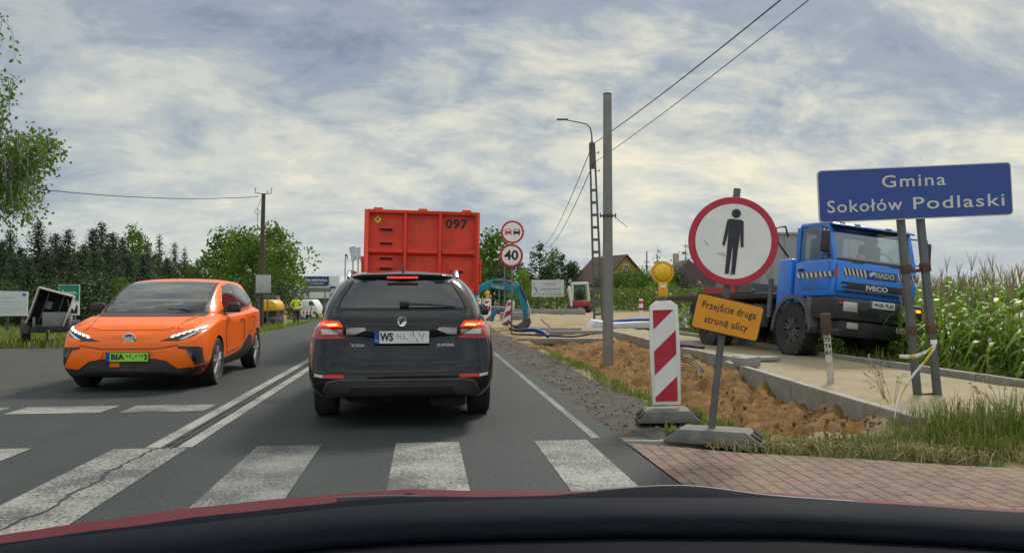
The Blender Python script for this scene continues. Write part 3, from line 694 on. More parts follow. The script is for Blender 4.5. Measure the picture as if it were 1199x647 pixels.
        drape('lamp_lens', [f([(.57, .885), (.76, .88), (.77, .925), (.565, .93)])], '-y', ba, m_lampclr, ol, .018, .02)
        drape('tail_light_inner', [f([(.335, .925), (.36, .945), (.53, .945), (.53, .885), (.44, .885)])], '-y', ba, m_lampclr, car, .010, .02)
        drape('tail_light_edge', [f([(.335, .928), (.53, .948), (.53, .938)])], '-y', ba, m_lampred, car, .013, .02)
        drape('reflector', [f([(.55, .485), (.55, .515), (.74, .515), (.74, .488)])], '-y', bl, m_refl, car, .008, .03)
        drape('lamp_lens', [f([(.745, .488), (.745, .515), (.83, .525), (.83, .50)])], '-y', bl, m_lampclr, car, .007, .03)
        # roof rail
        r = MB(); r.tube([(s * .55, -1.90, 1.415), (s * .555, -1.80, 1.465), (s * .56, -1.66, 1.485), (s * .565, -1.0, 1.495), (s * .57, .0, 1.48), (s * .575, .2, 1.42)], [.020, .022, .02, .02, .02, .014], 8)
        r.build('roof_rail', m_chrome, car)
        mirror_me(car, s * .93, .75, 1.02, m_blk, s)
        wheel(car, s * .815, W[0][0], W[0][1], .335, .225, .235, 5, s); wheel(car, s * .815, W[1][0], W[1][1], .335, .225, .235, 5, s)
        ax = '+x' if s > 0 else '-x'
        for P in ([(.70, 1.05), (.1, 1.36), (-.35, 1.385), (-.32, 1.05)], [(-.42, 1.05), (-.45, 1.385), (-1.15, 1.37), (-1.10, 1.05)], [(-1.2, 1.06), (-1.25, 1.36), (-1.72, 1.32), (-1.88, 1.10)]):
            drape('side_glass', [P], ax, bc, m_glass, car, .005)
        drape('side_trim', strip([(.82, 1.025), (-1.9, 1.045)], .018), ax, ba, m_chrome, car, .007, .08)
    # tailgate seams
    drape('tailgate', strip([(-.63, 1.11), (-.545, .93), (-.54, .74), (-.51, .665), (-.44, .648), (.44, .648), (.51, .665), (.54, .74), (.545, .93), (.63, 1.11)], .010) + strip([(-.62, 1.112), (.62, 1.112)], .012) , '-y', ba, m_ink, car, .005, .03)
    drape('tailgate_crease', strip([(-.34, .935), (.34, .935)], .010), '-y', bl, m_ink, car, .006, .03)
    drape('bumper_seam', strip([(-.78, .66), (-.5, .60), (.5, .60), (.78, .66)], .008) + strip([(-.80, .53), (.80, .53)], .012) , '-y', bl, m_ink, car, .005, .03)
    drape('diffuser', [[(-.74, .315), (.74, .315), (.70, .44), (.60, .455), (-.60, .455), (-.70, .44)]], '-y', bl, m_black, car, .012, .04)
    drape('diffuser_trim', strip([(-.74, .36), (-.70, .448), (-.60, .468), (.60, .468), (.70, .448), (.74, .36)], .018), '-y', bl, m_chromedark, car, .016, .03)
    drape('diffuser_slot', [[(-.52, .33), (.52, .33), (.48, .40), (-.48, .40)]], '-y', bl, m_well, car, .016, .04)
    def yb(z): return ba.ray_cast(Vector((0.02, -6, z)), Vector((0, 1, 0)))[0].y
    b = MB(); b.lathe([(.001, .004), (.036, .006), (.040, 0), (.045, 0), (.047, .006), (.042, .012), (.038, .009), (.001, .008)], 24, 'y')
    e = b.build('badge', m_chrome, car, smooth=40); e.location = (0, yb(1.0) - .008, 1.0); e.scale = (1, -1, 1)
    # winged arrow: a leaning feathered shape on a dark disc
    b = MB(); b.prism([(-.025, -.02), (-.012, -.025), (.018, .012), (.024, .03), (.012, .026), (0, .012), (-.006, .02), (-.012, .004), (-.020, .008)], .010, .014, 'y'); b.build('badge_arrow', m_ink, e)
    p0 = MB(); p0.box(0, 0, 0, .53, .016, .125); pt = p0.build('number_plate', m_ink, car, bevel=.003); pt.location = (0, yb(.86) - .012, .857)
    g = MB(); g.box(.022, -.010, 0, .475, .004, .113)
    for i in range(9):
        x = -.04 + i * .03; a = rnd.uniform(-.7, .7)
        g.box(0, 0, 0, rnd.uniform(.004, .012), .001, rnd.uniform(.02, .06), 1, Matrix.Translation((x, -.0130, rnd.uniform(-.025, .03))) @ rotm(0, a, 0))
    g.build('plate_face', [m_plate, m_smear], pt)
    g = MB(); g.box(-.239, -.010, 0, .042, .004, .113); g.build('country_band', m_blue_eu, pt)
    lettering('PL', .03, (-.239, -.0125, -.032), m_white, pt, 'country_code')
    lettering('WS', .10, (-.205, -.0135, 0), m_ink, pt, align='LEFT', bold=.0035, width=.125)
    ys_ = lambda x, z: ba.ray_cast(Vector((x, -6, z)), Vector((0, 1, 0)))[0].y - .004
    lettering('ŠKODA', .034, (-.50, min(ys_(-.50, .78), ys_(-.36, .78)), .78), m_badge, car, align='LEFT', width=.145, bold=.001, rot=rotm(0, 0, R(-4)))
    lettering('SUPERB', .032, (.335, min(ys_(.335, .78), ys_(.5, .78)) - .006, .78), m_badge, car, align='LEFT', width=.165, bold=.001, rot=rotm(0, 0, R(4)))
    wp = MB(); wp.box(0, 0, 0, .09, .03, .04, 0, Matrix.Translation((.02, -2.375, 1.165))); wp.tube([(.02, -2.385, 1.165), (.25, -2.375, 1.16), (.52, -2.345, 1.14)], [.013, .010, .006], 6)
    wp.build('rear_wiper', m_ink, car)
    an = MB(); an.prism([(-2.02, 1.455), (-1.86, 1.475), (-1.96, 1.535), (-1.99, 1.535)], -.012, .012, 'x'); an.build('antenna', m_black, car, bevel=.004)
    drape('windscreen', [[(-.72, 1.0), (.72, 1.0), (.59, 1.40), (-.59, 1.40)]], '+y', bc, m_glass, car, .005)
    for k in (1, -1): drape('headlight', [[(k * .5, .62), (k * .72, .64), (k * .82, .74), (k * .66, .74)]], '+y', bl, m_lampclr, car, .006)
    drape('grille', [[(-.4, .5), (.4, .5), (.42, .68), (-.42, .68)]], '+y', bl, m_black, car, .006)
    # underside pieces seen between the wheels
    u = MB(); u.box(0, -1.9, .29, 1.1, .5, .12); u.box(.45, -2.05, .27, .35, .5, .14); u.build('underbody', m_well, car, bevel=.02)
    return car
m_badge = mat('badge_chrome', (.50, .50, .48, 1), .4, .3)
m_chromedark = mat('dark_trim', (.10, .10, .10, 1), .3, .6)
estate = estate_car()
estate.scale = (.965, 1, 1); estate.location = (-.235, 7.50 + 2.46, 0); estate.rotation_euler = (0, 0, R(.6))
# ------------------------------------------------------------------ sign materials
m_steel = mat('galvanised_steel', (.20, .205, .21, 1), .5, .7, var=.2, dirt=(.10, .08, .06, 1), damt=.4)
m_steel_d = mat('grey_post', (.12, .125, .13, 1), .6, .4, var=.2, dirt=(.09, .06, .04, 1), damt=.5)
m_sred = mat('sign_red', (.42, .012, .035, 1), .45, var=.1, dirt=(.36, .06, .07, 1), dscale=6, damt=.35)
m_swhite = mat('sign_white', (.72, .71, .66, 1), .5, var=.05, dirt=(.58, .56, .5, 1), dscale=5, damt=.15)
m_sblack = mat('sign_black', (.016, .015, .022, 1), .5, var=.2, dirt=(.06, .055, .055, 1), dscale=9, damt=.3)
m_sblue = mat('sign_blue', (.018, .052, .25, 1), .45, var=.06, dirt=(.03, .06, .2, 1), damt=.3)
m_sletter = mat('sign_lettering', (.55, .53, .47, 1), .5, var=.1, scale=30)
m_syel = mat('sign_yellow', (.66, .27, .006, 1), .5, var=.08, dirt=(.45, .19, .02, 1), dscale=7, damt=.4)
m_sgreen = mat('sign_green', (.005, .13, .075, 1), .5)
m_back = mat('sign_back', (.28, .28, .28, 1), .5, .5)
m_rubber = mat('recycled_rubber', (.13, .13, .12, 1), .9, var=.25, bump=.4, bscale=60, dirt=(.22, .19, .14, 1), dscale=5, damt=.6)
m_amber = mat('amber_lens', (.80, .46, .006, 1), .25, var=.1, scale=60, coat=.4)
m_amber2 = mat('amber_housing', (.74, .38, .006, 1), .4, var=.06)
m_rust = mat('rusty_steel', (.085, .045, .032, 1), .8, var=.3, bump=.3)
m_rustw = mat('rusting_white', (.55, .53, .46, 1), .7, dirt=(.20, .085, .03, 1), dscale=9, damt=.9)
m_cpole = mat('spun_concrete', (.20, .20, .185, 1), .85, var=.14, scale=3, bump=.25, bscale=45, dirt=(.12, .11, .095, 1), dscale=1.2, damt=.5)
m_lat = mat('lattice_concrete', (.10, .095, .09, 1), .85, var=.2)
def rrect(w, h, r, n=5, cx=0, cz=0):
    out = []
    for sx, sz, a0 in ((1, 1, 0), (-1, 1, 90), (-1, -1, 180), (1, -1, 270)):
        for i in range(n + 1):
            a = R(a0 + 90 * i / n); out.append((cx + sx * (w / 2 - r) + r * math.cos(a), cz + sz * (h / 2 - r) + r * math.sin(a)))
    return out
def disc_face(parent, r, cz, y=0.0, name='sign_face', rim=.155):
    """round sign with red rim, folded edge and grey back; front looks along -Y"""
    b = MB(); b.lathe([(.001, .0), (r * (1 - rim), .0)], 48, 'y', 1, c=(0, y - .012, cz), caps=False); b.lathe([(r * (1 - rim), -.0005), (r * .985, -.0005), (r, .003), (r, .018), (r * .97, .018), (.001, .012)], 48, 'y', 0, c=(0, y - .012, cz), caps=False)
    b2 = b; k = len(b2.f)
    o = b2.build(name, [m_sred, m_swhite, m_back], parent, smooth=None, fixn=True)
    for p in o.data.polygons:
        if p.center.y > y - .004 and p.material_index != 1: p.material_index = 2
    return o
def post(parent, h, r=.03, z0=0.0, m=None, name='post', x=0.0, y=0.05):
    b = MB(); b.cyl((x, y, z0), (x, y, h), r, n=16); return b.build(name, m or m_steel, parent)
def foot(parent, name='base', w=.82, d=.42, h=.12, hump=True):
    """recycled-plastic foot plate with bevelled ends, hand slots and raised clamp block"""
    b = MB()
    b.prism([(-w / 2, 0), (w / 2, 0), (w / 2, h * .25), (w * .34, h), (-w * .34, h), (-w / 2, h * .25)], -d / 2, d / 2, 'y')
    o = b.build(name, m_rubber, parent, bevel=.012)
    for s in (-1, 1):
        for yy in (-.1, .1):
            k = MB(); k.box(s * w * .43, yy, h * .52, .10, .11, .02, 0, None); q = k.build('hand_slot', m_well, o, bevel=.012); q.location = (0, 0, 0); q.rotation_euler = (0, 0, 0)
            q.data.transform(Matrix.Translation((s * w * .43, yy, h * .62)) @ rotm(0, s * .60, 0) @ Matrix.Translation((-s * w * .43, -yy, -h * .52)))
    return o

# ------------------------------------------------------------------ no-pedestrians sign with the yellow plate
g0 = at_z(833, 519, .0)
t = thing('prohibition_sign', 'large round red and white sign showing a black standing figure on a leaning post', 'road sign', (g0.x, g0.y, .012), R(-9), ry=R(6.4))
foot_t = foot(t, 'base', .80, .36, .12); foot_t.rotation_euler = (0, R(-6.4), R(-20)); foot_t.location.x = .03
post(t, 2.155, .030, .1, m_steel_d)
rs = .375; zc = 1.70
fc = disc_face(t, rs, zc)
fg = MB(); S = .00262
def fig(poly): fg.prism([(x * S, zc + z * S) for x, z in poly], -.0175, -.0135, 'y')
fg.lathe([(.001, 0), (.038, 0), (.038, .004), (.001, .004)], 20, 'y', 0, c=(0, -.0178, zc + .236))
fig([(-19, 71), (19, 71), (17.5, -20), (-17.5, -20)]); fig([(-17, -20.2), (-1.2, -20.2), (-4, -106), (-16, -106)]); fig([(1.2, -20.2), (17, -20.2), (16, -106), (4, -106)])
fig([(-19.5, 70), (-26, 66), (-34, -14), (-26, -18), (-19.5, 24)]); fig([(19.5, 70), (26, 66), (34, -14), (26, -18), (19.5, 24)])
fg.build('pedestrian_symbol', m_sblack, fc, smooth=None)
pl = MB(); pl.prism(rrect(.535, .285, .028), -.016, .0, 'y'); plo = pl.build('text_plate', m_ink, t); plo.location = (.015, -.012, 1.06); plo.rotation_euler = (0, R(13 - 6.4), 0); plo.scale = (1.07, 1, 1.07)
pf = MB(); pf.prism(rrect(.515, .265, .022), -.0195, -.0165, 'y'); pf.build('plate_face', m_syel, plo)
lettering('Przejście druga', .082, (0, -.0215, .056), m_sblack, plo, bold=.0004, spacing=1.12, width=.425)
lettering('stroną ulicy', .082, (.0, -.0215, -.052), m_sblack, plo, bold=.0004, spacing=1.12, width=.34)
for zz in (1.45, 1.90, 1.06):
    k = MB(); k.box(0, .045, zz, .10, .09, .035); k.build('clamp', m_steel_d, t, bevel=.004)
# scratches on the disc
k = MB()
for a, b_, c_, d_ in ((-.24, -.02, -.20, -.06), (-.09, -.1, -.06, -.115), (-.34, -.03, -.345, -.08), (.0, -.25, .006, -.30), (-.13, -.11, -.02, -.14)):
    k.tube([(a, -.0135, zc + b_), (c_, -.0135, zc + d_)], .0022, 4)
k.build('scratches', m_back, fc)

# ------------------------------------------------------------------ guide board with the warning lamp
def guide_board(loc, rz, label, h=1.03, wd=.275, stripes='r', lamp=True, base=True, ry=0.0, group='red and white guide boards'):
    t = thing('guide_board', label, 'guide board', loc, rz, group, ry=ry); z0 = .16
    if base: foot(t, 'base', .60, .36, .12)
    b = MB(); ww = wd / 2; prof = [(-ww, z0), (ww, z0), (ww + .012, z0 + .5 * h), (ww, z0 + h * .95), (ww * .55, z0 + h), (-ww * .55, z0 + h), (-ww, z0 + h * .95), (-ww - .012, z0 + .5 * h)]
    b.prism(prof, -.02, .035, 'y'); bo = b.build('board', m_swhite, t, bevel=.006)
    f = MB(); iw = ww - .028; za, zb = z0 + .035, z0 + h * .915; H = zb - za
    f.prism([(-iw, za), (iw, za), (iw, zb), (-iw, zb)], -.0235, -.0202, 'y'); fo = f.build('sign_face', m_swhite, bo)
    sl = 2 * iw * .95
    for k in (-.10, .40, .90):
        b0 = za + k * H
        P = [(-iw, b0 - sl * .5), (iw, b0 + sl * .5), (iw, b0 + sl * .5 + H * .26), (-iw, b0 - sl * .5 + H * .26)]
        P2 = clip_z([(x, z) for x, z in P], za, zb)
        if len(P2) > 2:
            s_ = MB(); s_.prism(P2, -.0255, -.0237, 'y'); s_.build('stripe', m_sred, fo, smooth=None)
    if lamp:
        zt = z0 + h
        l = MB(); l.cyl((0, .01, zt - .03), (0, .01, zt + .06), .026, n=12); lo = l.build('lamp_post', m_steel, t)
        l = MB(); l.box(0, .0, zt + .115, .095, .07, .15, 0, None, .92); hb = l.build('lamp_battery_box', m_amber2, t, bevel=.012)
        l = MB(); l.lathe([(.001, -.062), (.045, -.058), (.078, -.044), (.092, -.02), (.102, -.018), (.105, 0), (.105, .018), (.092, .02), (.078, .044), (.045, .058), (.001, .062)], 28, 'y', 0, c=(0, 0, zt + .285)); l.build('warning_lamp', m_amber, t, smooth=25)
        l = MB(); l.lathe([(.094, -.026), (.112, -.026), (.112, .026), (.094, .026)], 28, 'y', 0, c=(0, 0, zt + .285), closed=True); l.build('lamp_ring', m_amber2, t, smooth=40)
        l = MB(); l.box(0, -.037, zt + .145, .055, .004, .03); l.build('lamp_sticker', m_swhite, t)
    return t
def clip_z(P, lo, hi):
    for sgn, lim in ((1, lo), (-1, -hi)):
        out = []
        for i in range(len(P)):
            a, b = P[i], P[(i + 1) % len(P)]; da, db = sgn * a[1] - lim, sgn * b[1] - lim
            if da >= 0: out.append(a)
            if (da >= 0) != (db >= 0):
                t_ = da / (da - db); out.append((a[0] + (b[0] - a[0]) * t_, a[1] + (b[1] - a[1]) * t_))
        P = out
        if not P: break
    return P
p = at_z(777, 490, 0)
guide_board((p.x + .0, p.y - .12, .0), R(-11), 'near striped guide board with round amber lamp on a rubber foot beside the leaning sign', ry=R(-1.6))
p = at_z(590, 383, -.05); guide_board((p.x, p.y, -.15), R(-4), 'red and white striped guide board tilted over to the right beside the speed limit post', 1.06, .30, lamp=False, base=False, ry=R(15))
p = at_z(571, 376, -.0); guide_board((p.x, p.y, -.16), R(-2), 'far striped guide board topped by an orange lamp under the blue digger arm', 1.06, .30, lamp=True, base=False)
p = at_z(564.5, 372, -.0); guide_board((p.x, p.y + 3, -.16), R(-2), 'far plain striped guide board just left of the lamp-topped one, partly behind the black car', 1.06, .30, lamp=False, base=False)

# ------------------------------------------------------------------ blue commune name board
pA, pB = at_z(1076, 474, 0.0), at_z(1101, 474, 0.0)
c0 = at_d(1072, 219, 7.75); d0 = Vector((pA.x, pA.y, 0))
t = thing('place_name_board', 'wide dark blue board on two grey posts naming the commune in white letters', 'road sign', (d0.x, d0.y, 0), R(-9), ry=R(-4.8))
bw, bh = 2.14, .595; bz = 2.40
M0 = Matrix.Translation((.13, -.10, bz)) @ rotm(0, R(2.6), 0)
b = MB(); b.prism(rrect(bw, bh, .045), -.012, .010, 'y'); bo = b.build('board', m_sletter, t); bo.matrix_local = M0
b = MB(); b.prism(rrect(bw - .022, bh - .022, .038), -.0155, -.0122, 'y'); b.build('sign_face', m_sblue, bo)
lettering('Gmina', .195, (-.01, -.0175, .13), m_sletter, bo, bold=.0012, spacing=1.15, width=.70)
lettering('Sokołów', .195, (-.565, -.0175, -.13), m_sletter, bo, bold=.0012, spacing=1.12, width=.83)
lettering('Podlaski', .195, (.475, -.0175, -.13), m_sletter, bo, bold=.0012, spacing=1.12, width=1.0)
for zz in (.14, -.14):
    b = MB(); b.box(0, .025, zz, 1.4, .03, .05); b.build('rail', m_steel_d, bo, bevel=.003)
for x in (-.005, .215):
    b = MB(); b.box(x, 0, 1.22, .078, .07, 2.5); b.build('post', m_steel_d, t, bevel=.008)
    for zz in (.85, 1.55):
        b = MB(); b.box(x, -.002, zz, .098, .092, .10); b.build('post_collar', m_rust, t, bevel=.006)
for zz in (.11, 1.52):
    b = MB(); b.box(.105, 0, zz, .16, .035, .04); b.build('cross_bar', m_rust, t, bevel=.003)
b = MB(); b.box(.215, -.037, .70, .075, .012, .05); b.build('tape_knot', m_swhite, t, bevel=.004)
# barrier tape
tp = MB(); m_tape = mat('tape_white', (.60, .59, .55, 1), .6); m_tapey = mat('tape_yellow', (.55, .42, .03, 1), .6)
def tape(pts, wd):
    n = len(pts); vs = []
    for i, (px, py, d) in enumerate(pts):
        q = at_d(px, py, d); a = .7 * math.sin(i * .9); off = Vector((.25 * math.sin(a), .3 * math.sin(a), math.cos(a))) * wd / 2; vs += [q + off, q - off]
    tp.add(vs, [(2 * i, 2 * i + 1, 2 * i + 3, 2 * i + 2) for i in range(n - 1)])
def curve(pts, n=26):
    out = []
    for k in range(n + 1):
        u_ = k / n * (len(pts) - 1); i = min(len(pts) - 2, int(u_)); f_ = u_ - i; a = pts[max(0, i - 1)]; b = pts[i]; c_ = pts[i + 1]; d = pts[min(len(pts) - 1, i + 2)]
        out.append(tuple(.5 * (2 * b[j] + (c_[j] - a[j]) * f_ + (2 * a[j] - 5 * b[j] + 4 * c_[j] - d[j]) * f_ ** 2 + (3 * b[j] - a[j] - 3 * c_[j] + d[j]) * f_ ** 3) for j in range(len(b))))
    return out
tape(curve([(1096, 403, 8.15), (1084, 412, 8.12), (1070, 417, 8.1), (1053, 417, 8.0)]), .045)
tape(curve([(1095, 406, 8.14), (1082, 424, 8.05), (1070, 438, 8.0), (1058, 456, 7.8), (1050, 476, 7.5), (1047, 492, 7.3)]), .045)
to = tp.build('barrier_tape', [m_tape, m_tapey], smooth=60)
for i, pgn in enumerate(to.data.polygons):
    pgn.material_index = 1 if (i // 4) % 3 == 1 else 0
md = to.modifiers.new('s', 'SOLIDIFY'); md.thickness = .002
tag(to, 'torn white and yellow barrier tape tied to the blue board posts', 'tape')

# ------------------------------------------------------------------ kilometre post
p = at_z(973, 448, .11); t = thing('kilometre_post', 'short rusting white marker post with a brown metal box on top', 'marker post', (p.x, p.y, .10), R(-25), ry=R(-4))
b = MB(); b.box(0, 0, .32, .085, .03, .64); po = b.build('post', m_rustw, t, bevel=.006)
b = MB(); b.box(0, .0, .775, .125, .11, .27); b.build('box', m_rust, t, bevel=.008)
b = MB(); b.cyl((0, 0, .62), (0, 0, .66), .02); b.build('neck', m_rust, t)
for i, s_ in enumerate(('75', '74', 'A1')): lettering(s_, .075, (0, -.0165, 0.57 - i * .085), m_ink, po, bold=.002)
b = MB(); b.box(.11, 0, .69, .08, .03, .012); b.build('bracket', m_rust, t)

# ------------------------------------------------------------------ speed limit + no overtaking
p = at_z(599, 391, -.05)
t = thing('speed_limit_sign', 'grey post carrying a no-overtaking disc above a round 40 limit sign', 'road sign', (p.x, p.y, -.08), R(-3), ry=R(.5))
post(t, 3.72, .032, 0)
d1 = disc_face(t, .385, 3.41, 0, rim=.17); d2 = disc_face(t, .39, 2.63, 0, rim=.19); d2.location.x = -.03
lettering('40', .44, (0, -.0165, 2.63), m_ink, d2, bold=.012, width=.47)
m_carred = mat('sign_car_red', (.55, .02, .05, 1), .5)
def carsym(x, m):
    b = MB(); f = lambda P: b.prism([(x + a, 3.41 + c_) for a, c_ in P], -.0165, -.0135, 'y')
    f([(-.075, .105), (.075, .105), (.088, .085), (-.088, .085)]); f([(-.10, .085), (-.07, .085), (-.08, .03), (-.115, .03)]); f([(.10, .085), (.07, .085), (.08, .03), (.115, .03)])
    f([(-.105, .029), (.105, .029), (.105, -.06), (-.105, -.06)]); f([(-.105, -.061), (-.06, -.061), (-.06, -.095), (-.105, -.095)]); f([(.06, -.061), (.105, -.061), (.105, -.095), (.06, -.095)])
    b.build('car_symbol', m, d1, smooth=None)
carsym(-.14, m_carred); carsym(.14, m_ink)

# ------------------------------------------------------------------ poles and wires
p = at_z(712, 415, -.05)
t = thing('concrete_pole', 'thick round bare concrete pole standing in the sand trench', 'pole', (p.x, p.y, -.4))
b = MB(); b.tube([(0, 0, 0), (0, 0, 2.6), (.0, 0, 6.04)], [.118, .108, .092], 24); b.build('shaft', m_cpole, t, smooth=60)
b = MB(); b.lathe([(.085, 0), (.095, 0), (.095, .03), (.085, .04)], 24, 'z', c=(0, 0, 6.02)); b.build('cap', m_lat, t)
b = MB(); b.box(0, -.02, 3.37, .36, .035, .03); b.cyl((-.17, -.02, 3.33), (-.17, -.02, 3.43), .015); b.cyl((.17, -.02, 3.33), (.17, -.02, 3.43), .015); b.lathe([(.112, -.03), (.116, -.03), (.116, .03), (.112, .03)], 20, 'z', c=(0, 0, 3.37), closed=True); b.build('clamp', m_rust, t)
b = MB(); b.tube([(.17, -.02, 3.33), (.28, -.05, 3.24), (.42, -.08, 3.12)], .007, 6); b.build('cable_stub', m_ink, t)

def lattice_pole(loc, label, lean=0.0, lamp=True):
    t = thing('lattice_pole', label, 'lamp post', loc, R(0), ry=lean)
    b = MB(); H = 8.1
    for s in (-1, 1): b.tube([(s * .19, 0, 0), (s * .10, 0, H)], [.055, .042], 4)
    for i in range(11):
        z = .5 + i * .55; q = .19 - .09 * z / H; b.box(0, 0, z, q * 2, .075, .12)
    b.box(0, 0, H - .55, .22, .085, 1.2, 0, None, .8); b.build('shaft', m_lat, t)
    if lamp:
        b = MB(); b.tube([(0, 0, H - .2), (0, 0, H + .35), (-.05, 0, H + .68), (-.22, 0, H + .86), (-.6, 0, H + .95), (-1.1, 0, H + 1.04)], [.04, .035, .032, .03, .028, .026], 8); b.build('lamp_arm', m_steel_d, t)
        b = MB(); b.box(-1.3, 0, H + 1.075, .5, .16, .07, 0, rotm(0, 0, 0)); b.build('lamp_head', m_steel_d, t, bevel=.025)
    for z in (H - .45, H - 1.25):
        b = MB(); b.cyl((.1, 0, z), (.30, 0, z), .015, n=6); b.cyl((.28, 0, z - .02), (.28, 0, z + .08), .03, .02, n=8); b.build('insulator', m_steel_d, t)
    return t
lp = at_z(701, 378, 0); ln = R(-2.0)
lattice_pole((lp.x, lp.y, -.1), 'dark slender lattice lamp post leaning slightly, behind the thick concrete pole', ln)
def wire(name, a, b, sag, label, r=.012, n=24, group=None):
    pts = [a + (b - a) * (i / n) - Vector((0, 0, sag * 4 * (i / n) * (1 - i / n))) for i in range(n + 1)]
    m_ = MB(); m_.tube(pts, r, 5); return tag(m_.build(name, m_ink), label, 'wire', group)
for z, py, q, dd in ((7.1, 168, (905, -12), 17.0), (6.3, 190, (939, -14), 16.2)):
    a = at_d(694 + (0 if z > 7 else 1), py + 1, 35.0); b_ = at_d(*q, dd); e = a + (b_ - a) * 2.0
    wire('overhead_wire', a, e, .35, 'upper overhead wire rising from the lattice post out of the picture' if z > 7 else 'lower thinner overhead wire rising from the lattice post out of the picture', .017 if z > 7 else .012)
    f_ = at_d(632 if z > 7 else 637, 289, 120)
    wire('overhead_wire', a, f_, 1.2, 'overhead wire running on from the lattice post down to the far trees, outer strand' if z > 7 else 'overhead wire running on from the lattice post down to the far trees, inner strand', .02)

# wooden pole on the other side, its wire, meter box
p = at_d(305, 372, 42)
t = thing('wooden_pole', 'tall brown wooden utility pole with bracket and meter box among the far trees', 'pole', (p.x, p.y, -.55), ry=R(.9))
m_wood = mat('old_wood', (.075, .058, .045, 1), .9, var=.3, bump=.3)
b = MB(); H = at_d(308, 226, 42).z + .55; b.tube([(0, 0, 0), (0, 0, H)], [.15, .10], 12); b.build('shaft', m_wood, t)
b = MB(); b.tube([(-.42, 0, H + .22), (-.42, 0, H + .02), (0, 0, H - .02), (.40, 0, H + .02), (.40, 0, H + .22)], .022, 6); b.build('bracket', m_steel_d, t)
for s in (-.42, .40, .2):
    b = MB(); b.lathe([(.02, 0), (.055, .02), (.055, .08), (.03, .13), (.001, .14)], 10, 'z', c=(s, 0, H + (.2 if s != .2 else .05))); b.build('insulator', m_white, t)
b = MB(); b.tube([(-.1, -.12, H - .3), (-.28, -.1, H - .8), (-.26, -.1, H - 1.6), (-.2, -.1, H - 2.6)], .012, 5); b.lathe([(.13, 0), (.15, 0), (.15, .02), (.13, .02)], 14, 'y', c=(-.28, -.12, H - .98), closed=True); b.build('cable_loop', m_ink, t)
p = at_d(308, 365, 41.2)
t = thing('meter_cabinet', 'grey metal meter cabinet on legs in front of the wooden pole', 'cabinet', (p.x, p.y, -.55), R(6))
ztop = at_d(308, 322, 41.2).z + .55; b = MB(); b.box(0, 0, ztop - .45, .72, .3, .92); bo = b.build('cabinet_body', mat('cabinet_grey', (.33, .34, .33, 1), .5), t, bevel=.012)
b = MB(); b.box(0, -.153, ztop - .45, .64, .008, .84); b.build('door', mat('cabinet_grey_door', (.36, .37, .36, 1), .5), t, bevel=.004)
for s in (-.22, .22):
    b = MB(); b.box(s, 0, (ztop - .9) / 2, .06, .06, ztop - .91); b.build('leg', m_steel_d, t)
wa = at_d(303, 230, 42); wb = at_d(40, 207, 30); wire('overhead_wire', wa, wa + (wb - wa) * 1.5, .5, 'single slack wire from the wooden pole to the left edge', .016)
# ------------------------------------------------------------------ clear glass for cabs
m_clear = bpy.data.materials.new('clear_glass'); m_clear.use_nodes = True; t = m_clear.node_tree; t.nodes.clear()
tr = N(t, 'ShaderNodeBsdfTransparent'); tr.inputs[0].default_value = (.78, .84, .84, 1); gl = N(t, 'ShaderNodeBsdfGlossy'); gl.inputs['Roughness'].default_value = .03
fr = N(t, 'ShaderNodeFresnel'); fr.inputs[0].default_value = 1.5; mx = N(t, 'ShaderNodeMixShader'); L(t, math_n(t, 'MULTIPLY_ADD', fr.outputs[0], .35, .01), mx.inputs[0]); L(t, tr.outputs[0], mx.inputs[1]); L(t, gl.outputs[0], mx.inputs[2])
ou = N(t, 'ShaderNodeOutputMaterial'); L(t, mx.outputs[0], ou.inputs[0])

# ------------------------------------------------------------------ red container lorry
m_cred = mat('container_red', (.72, .040, .008, 1), .5, var=.06, dirt=(.42, .035, .015, 1), dscale=1.2, damt=.5)
m_creds = mat('container_red_faded', (.66, .045, .014, 1), .6, var=.08, dirt=(.22, .03, .018, 1), dscale=2.4, damt=.7)
m_stencil = mat('stencil_black', (.03, .022, .022, 1), .7)
p = at_d(492, 345, 17.5)
t = thing('container_lorry', 'lorry with a tall bright red steel container numbered 097 waiting ahead of the black car', 'lorry', (p.x, p.y, 0), R(1.2), ry=R(1.0))
Wd, z0, z1 = 2.5, 1.30, 3.08
b = MB(); b.box(0, 3.1, (z0 + z1) / 2, Wd - .06, 6.1, z1 - z0 - .02); box = b.build('container', m_creds, t)
b = MB()
for s in (-1, 1): b.box(s * (Wd / 2 - .05), .02, (z0 + z1) / 2, .10, .16, z1 - z0)
b.box(0, .02, z1 - .035, Wd - .2, .16, .07); b.box(0, .02, z0 + .05, Wd - .2, .16, .10)
b.build('rear_frame', m_cred, box, bevel=.01)
for x in (-.37, .385):
    b = MB(); b.prism([(x - .045, 0.0), (x + .045, 0.0), (x + .028, -.055), (x - .028, -.055)], z0 + .1, z1 - .07, 'z'); b.build('rib', m_cred, box)
for x0, x1 in ((-1.15, -.42), (-.32, .335), (.435, 1.15)):
    b = MB(); b.prism([(0.04, 2.26), (-.05, 2.24), (-.05, 2.16), (.04, 2.10)], x0, x1, 'x'); b.build('rail', m_cred, box)
for zz in (2.69, 2.385, 2.06, 1.84):
    b = MB(); b.box(-.78, .02, zz, .30, .07, .022); b.box(-.92, .02, zz - .03, .02, .07, .05); b.box(-.64, .02, zz - .03, .02, .07, .05); b.box(-.78, .045, zz - .035, .27, .012, .05, 1); b.build('step', [m_cred, m_stencil], box)
b = MB(); b.box(.76, .02, 1.80, .30, .07, .022); b.box(.76, .045, 1.765, .27, .012, .05, 1); b.build('step', [m_cred, m_stencil], box)
for x in (-.96, .0, .96):
    b = MB(); b.box(x, .05, z1 + .02, .20, .14, .06); b.build('lug', m_cred, box, bevel=.01)
